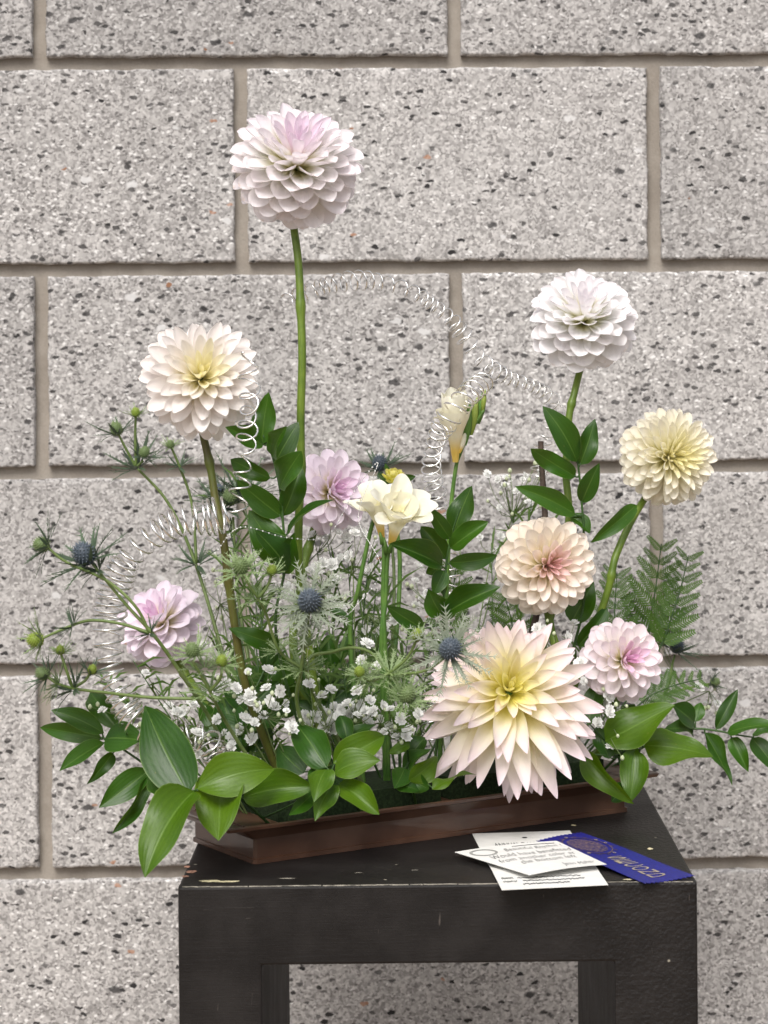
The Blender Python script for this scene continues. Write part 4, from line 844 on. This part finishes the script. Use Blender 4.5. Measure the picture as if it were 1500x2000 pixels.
# ------------------------------------------------------------------ silver coils, bead thread and the stick
def coil(label, path, rpx, turns, d, wire=.00062, seed=0, rvar=.15):
    rg = random.Random(seed); pts = spline([at(*p) if len(p) == 3 else at(p[0], p[1], d) for p in path], 24); n = len(pts); L = [0]
    for i in range(1, n): L.append(L[-1] + (pts[i] - pts[i - 1]).length)
    def P(s):
        s *= L[-1]; i = 0
        while i < n - 2 and L[i + 1] < s: i += 1
        f = (s - L[i]) / max(1e-9, L[i + 1] - L[i]); return pts[i].lerp(pts[i + 1], min(1, f)), (pts[i + 1] - pts[i]).normalized()
    N = turns * 14; out = []; a = None; R = m_of(rpx, d); w1, w2 = rg.uniform(0, 6), rg.uniform(0, 6)
    for k in range(N + 1):
        s = k / N; s2 = min(1, max(0, s + .012 * sin(s * 21 + w1) + .006 * sin(s * 47 + w2))); p, t = P(s2)
        a = (t.orthogonal() if a is None else a); a = (a - t * a.dot(t)).normalized(); b = t.cross(a); w = 2 * pi * turns * s; r = R * (1 + rvar * sin(s * 17 + w2) + rvar * .5 * sin(s * 41))
        out.append(p + (a * cos(w) + b * sin(w)) * r)
    root = thing('wire_coil', label, 'wire coil', out[-1], 'silver wire coils threaded through the flowers'); mb = MB(); mb.tube(out, wire, wire, 6); put('wire', rel(root, mb).mesh('wire', M['silver']), root)
coil('silver wire spiral arching across the tall dahlia stem toward the freesia bud', [(556, 590, 1.86), (590, 575, 1.87), (650, 555, 1.88), (720, 548, 1.90), (800, 568, 1.92), (870, 615, 1.94), (905, 655, 1.95), (935, 700, 1.96), (985, 735, 1.98), (1050, 760, 2.0), (1085, 800, 2.02), (1062, 860, 2.03), (1052, 930, 2.03)], 16.5, 42, 1.91, .00066, 1)
coil('silver wire spiral looping over the closed freesia and down to the foliage', [(945, 745, 1.93), (915, 770, 1.90), (885, 805, 1.89), (855, 850, 1.90), (842, 910, 1.93), (855, 980, 1.95), (868, 1060, 1.95), (880, 1130, 1.93), (868, 1220, 1.93), (850, 1330, 1.92), tuple([842, 1440, 1.90])], 21, 40, 1.90, .00078, 2)
coil('silver wire spiral bowing out beside the lilac dahlia down to the leaves', [(460, 1000, 1.77), (410, 1010, 1.77), (350, 1018, 1.77), (300, 1045, 1.775), (250, 1090, 1.78), (222, 1150, 1.785), (212, 1220, 1.79), (212, 1290, 1.79), (235, 1360, 1.785), (272, 1410, 1.78), (330, 1440, 1.78), (395, 1440, 1.78), (430, 1490, 1.79)], 30, 40, 1.78, .00105, 4)
coil('short silver wire zigzag springing up against the blush dahlia', [(488, 690, 1.72), (484, 740, 1.72), (488, 790, 1.73), (482, 830, 1.75), (478, 900, 1.77), (460, 1000, 1.77)], 19, 9, 1.72, .00078, 6)
bd = thing('bead_thread', 'thin thread of tiny clear beads looping through the middle stems', 'bead thread', tray(.12, .04)); mb = MB()
bp = spline([tray(.12, .04), at(600, 1290, 1.76), at(690, 1190, 1.77), at(744, 1110, 1.80), at(700, 1010, 1.83), at(738, 905, 1.86), at(692, 960, 1.83), at(640, 1045, 1.80), at(560, 1050, 1.78), at(470, 1030, 1.76), at(420, 1080, 1.76)], 16)
mb.tube(bp, .00018, .00018, 4)
put('thread', rel(bd, mb).mesh('thread', M['silver']), bd)
bm_ = MB()
for i in range(0, len(bp), 2):
    p = bp[i] - bd.location; bm_.add([p + V(q) * .0008 for q in ((1, 0, 0), (0, 1, 0), (-1, 0, 0), (0, -1, 0), (0, 0, 1), (0, 0, -1))], [(0, 1, 4), (1, 2, 4), (2, 3, 4), (3, 0, 4), (1, 0, 5), (2, 1, 5), (3, 2, 5), (0, 3, 5)])
o = put('beads', bm_.mesh('beads', M['gyp']), bd); o['kind'] = 'stuff'
sk = thing('wooden_stick', 'short dark brown stick standing upright behind the peach dahlia', 'stick', tray(.27, .085))
mb = MB(); mb.tube(spline([tray(.27, .085), at(1058, 1150, 2.0), at(1056, 862, 2.02)], 6), .0034, .0026, 7); put('twig', rel(sk, mb).mesh('twig', M['stick']), sk)

# ------------------------------------------------------------------ cards and ribbon
def sheet(root, name, q, mat, thick=.0003, nx=12, ny=10, fz=None, zig=False):
    """q: four world corners (top-left, top-right, bottom-right, bottom-left); returns the surface map"""
    def S(a, b):
        p = (q[0] * (1 - a) + q[1] * a) * (1 - b) + (q[3] * (1 - a) + q[2] * a) * b
        return p + V((0, 0, fz(a, b) if fz else 0))
    mb = MB(); vs = []
    for j in range(ny + 1):
        for i in range(nx + 1):
            b = j / ny
            if zig and j in (0, ny): b += (.012 if i % 2 else -.004) * (1 if j == 0 else -1)
            vs.append(S(i / nx, b))
    k = nx + 1; top = [(j * k + i, (j + 1) * k + i, (j + 1) * k + i + 1, j * k + i + 1) for j in range(ny) for i in range(nx)]; n = len(vs)
    vs2 = vs + [v - V((0, 0, thick)) for v in vs]; fs = top + [tuple(x + n for x in f[::-1]) for f in top]
    ring = list(range(k)) + [k * (j + 1) - 1 for j in range(1, ny + 1)] + [k * ny + i for i in range(nx - 1, -1, -1)] + [k * j for j in range(ny - 1, 0, -1)]
    fs += [(ring[i], ring[(i + 1) % len(ring)], ring[(i + 1) % len(ring)] + n, ring[i] + n) for i in range(len(ring))]
    mb.add(vs2, fs); put(name, rel(root, mb).mesh(name, mat, False), root); return S
def text_on(root, S, txt, a0, a1, b0, b1, mat, shear=0.0, rot=False, name='lettering', lift=.0003, wob=0.0, thin=0.0):
    cu = bpy.data.curves.new('txt', 'FONT'); cu.body = txt; cu.shear = shear; cu.resolution_u = 3; cu.offset = thin
    to = bpy.data.objects.new('txt', cu); COL.objects.link(to)
    me = bpy.data.meshes.new_from_object(to.evaluated_get(bpy.context.evaluated_depsgraph_get())); bpy.data.objects.remove(to); bpy.data.curves.remove(cu)
    xs = [v.co.x for v in me.vertices]; ys = [v.co.y for v in me.vertices]; x0, x1, y0, y1 = min(xs), max(xs), min(ys), max(ys)
    for v in me.vertices:
        fx, fy = (v.co.x - x0) / (x1 - x0), (v.co.y - y0) / (y1 - y0)
        fy += wob * sin(fx * 9)
        v.co = S(a0 + (a1 - a0) * fx, b1 + (b0 - b1) * fy) + V((0, 0, lift)) - root.location
    me.name = name; me.materials.clear(); me.materials.append(mat); return put(name, me, root)
def scribble(root, S, a0, a1, b, amp, mat, seed, name='handwriting', w=.00035):
    rg = random.Random(seed); mb = MB(); pts = []; N = 70
    for i in range(N + 1): pts.append(S(a0 + (a1 - a0) * i / N, b + amp * rg.uniform(-1, 1) * (0.4 if i % 2 else 1)) + V((0, 0, .00035)))
    mb.tube(pts, w, w, 4); put(name, rel(root, mb).mesh(name, mat), root)
Z = ZT
tq = [onz(922, 1628, Z + .0006), onz(1113, 1622, Z + .0006), onz(1188, 1731, Z + .0006), onz(980, 1741, Z + .0006)]
tg = thing('entry_tag', 'white printed entry tag lying partly under the handwritten card', 'tag', tq[3])
S1 = sheet(tg, 'tag_paper', tq, M['paper'], .0003, fz=lambda a, b: .0022 * smooth(.78, 1, b) * (1 if False else .5) + .002 * sin(pi * b) * smooth(.5, .7, b))
text_on(tg, S1, 'ANNUAL DAHLIA SHOW', .16, .86, .20, .285, M['ink']); text_on(tg, S1, 'EXHIBIT', .37, .62, .33, .40, M['ink'])
mb = MB(); mb.add([S1(.5, .115) + V((.0022 * cos(k), .0022 * sin(k), .0004)) for k in [2 * pi * i / 10 for i in range(10)]], [tuple(range(10))]); put('punch_hole', rel(tg, mb).mesh('punch_hole', M['ink']), tg)
for i, (a0, a1, b, mk) in enumerate(((.05, .16, .83, 'grey_ink'), (.20, .80, .835, 'ink'), (.05, .18, .885, 'grey_ink'), (.24, .82, .885, 'ink'), (.22, .66, .935, 'ink'))): scribble(tg, S1, a0, a1, b, .012, M[mk], 40 + i, 'handwriting', .00028)
rq = [onz(1048, 1642, Z + .0035), onz(1134, 1624, Z + .0035), onz(1357, 1709, Z + .0022), onz(1260, 1723, Z + .0022)]
rb = thing('award_ribbon', 'dark blue satin award ribbon with gold lettering across the pedestal edge', 'ribbon', rq[3])
S2 = sheet(rb, 'ribbon_strip', rq, M['ribbon'], .0003, 22, 14, lambda a, b: .0009 * sin(b * 5) + .0006 * sin(a * 4 + b * 3), True)
for i, ch in enumerate('SECOND'): text_on(rb, S2, ch, .33, .67, .515 + i * .069, .515 + i * .069 + .056, M['gold'], name='gold_letter')
def ringmark(root, S, ca, cb, ra, rb_, w, mat, name, n=40, fill=False):
    mb = MB(); vs = [S(ca + (ra + s) * cos(2 * pi * k / n), cb + (rb_ + s * rb_ / ra) * sin(2 * pi * k / n)) + V((0, 0, .0004)) for k in range(n) for s in (-w, w)]
    mb.add(vs, [(2 * k, 2 * k + 1, (2 * k + 3) % (2 * n), (2 * k + 2) % (2 * n)) for k in range(n)])
    if fill: mb = MB(); mb.add([S(ca, cb) + V((0, 0, .0003))] + [S(ca + ra * cos(2 * pi * k / n), cb + rb_ * sin(2 * pi * k / n)) + V((0, 0, .0003)) for k in range(n)], [(0, 1 + k, 1 + (k + 1) % n) for k in range(n)])
    put(name, rel(root, mb).mesh(name, mat), root)
ringmark(rb, S2, .5, .27, .30, .145, .02, M['gold_d'], 'seal', fill=True); ringmark(rb, S2, .5, .27, .37, .178, .012, M['gold_d'], 'seal_ring')
for k in range(16):       # the small raised marks around the seal
    w = 2 * pi * k / 16; ringmark(rb, S2, .5 + .41 * cos(w), .27 + .2 * sin(w), .022, .009, .008, M['gold'] if k % 3 == 0 else M['gold_d'], 'seal_mark', 8)
cq = [onz(888, 1661, Z + .006), onz(1087, 1642, Z + .006), onz(1185, 1688, Z + .006), onz(1034, 1709, Z + .006)]
cdn = thing('comment_card', 'white handwritten judging card lying on top of the tag and ribbon', 'card', cq[3])
S3 = sheet(cdn, 'card_paper', cq, M['paper'], .0003, fz=lambda a, b: .0022 * sin(pi * a) * .6 - .0012 * (1 - b) * (1 - a))
ringmark(cdn, S3, .17, .17, .11, .10, .012, M['grey_ink'], 'printed_oval')
scribble(cdn, S3, .50, .93, .10, .006, M['ink'], 60, 'printed_line', .0002)
for txt, a0, a1, b0, b1 in (('Beautiful Rhythm !', .36, .96, .15, .27), ('Would have benefitted', .12, .97, .31, .42), ('from another color at', .08, .92, .46, .56), ('the bottom left', .22, .86, .59, .69), ('Jean Maher', .52, .93, .83, .95)):
    text_on(cdn, S3, txt, a0, a1, b0, b1, M['ink'], .45, name='handwriting', wob=.12, thin=-.015)
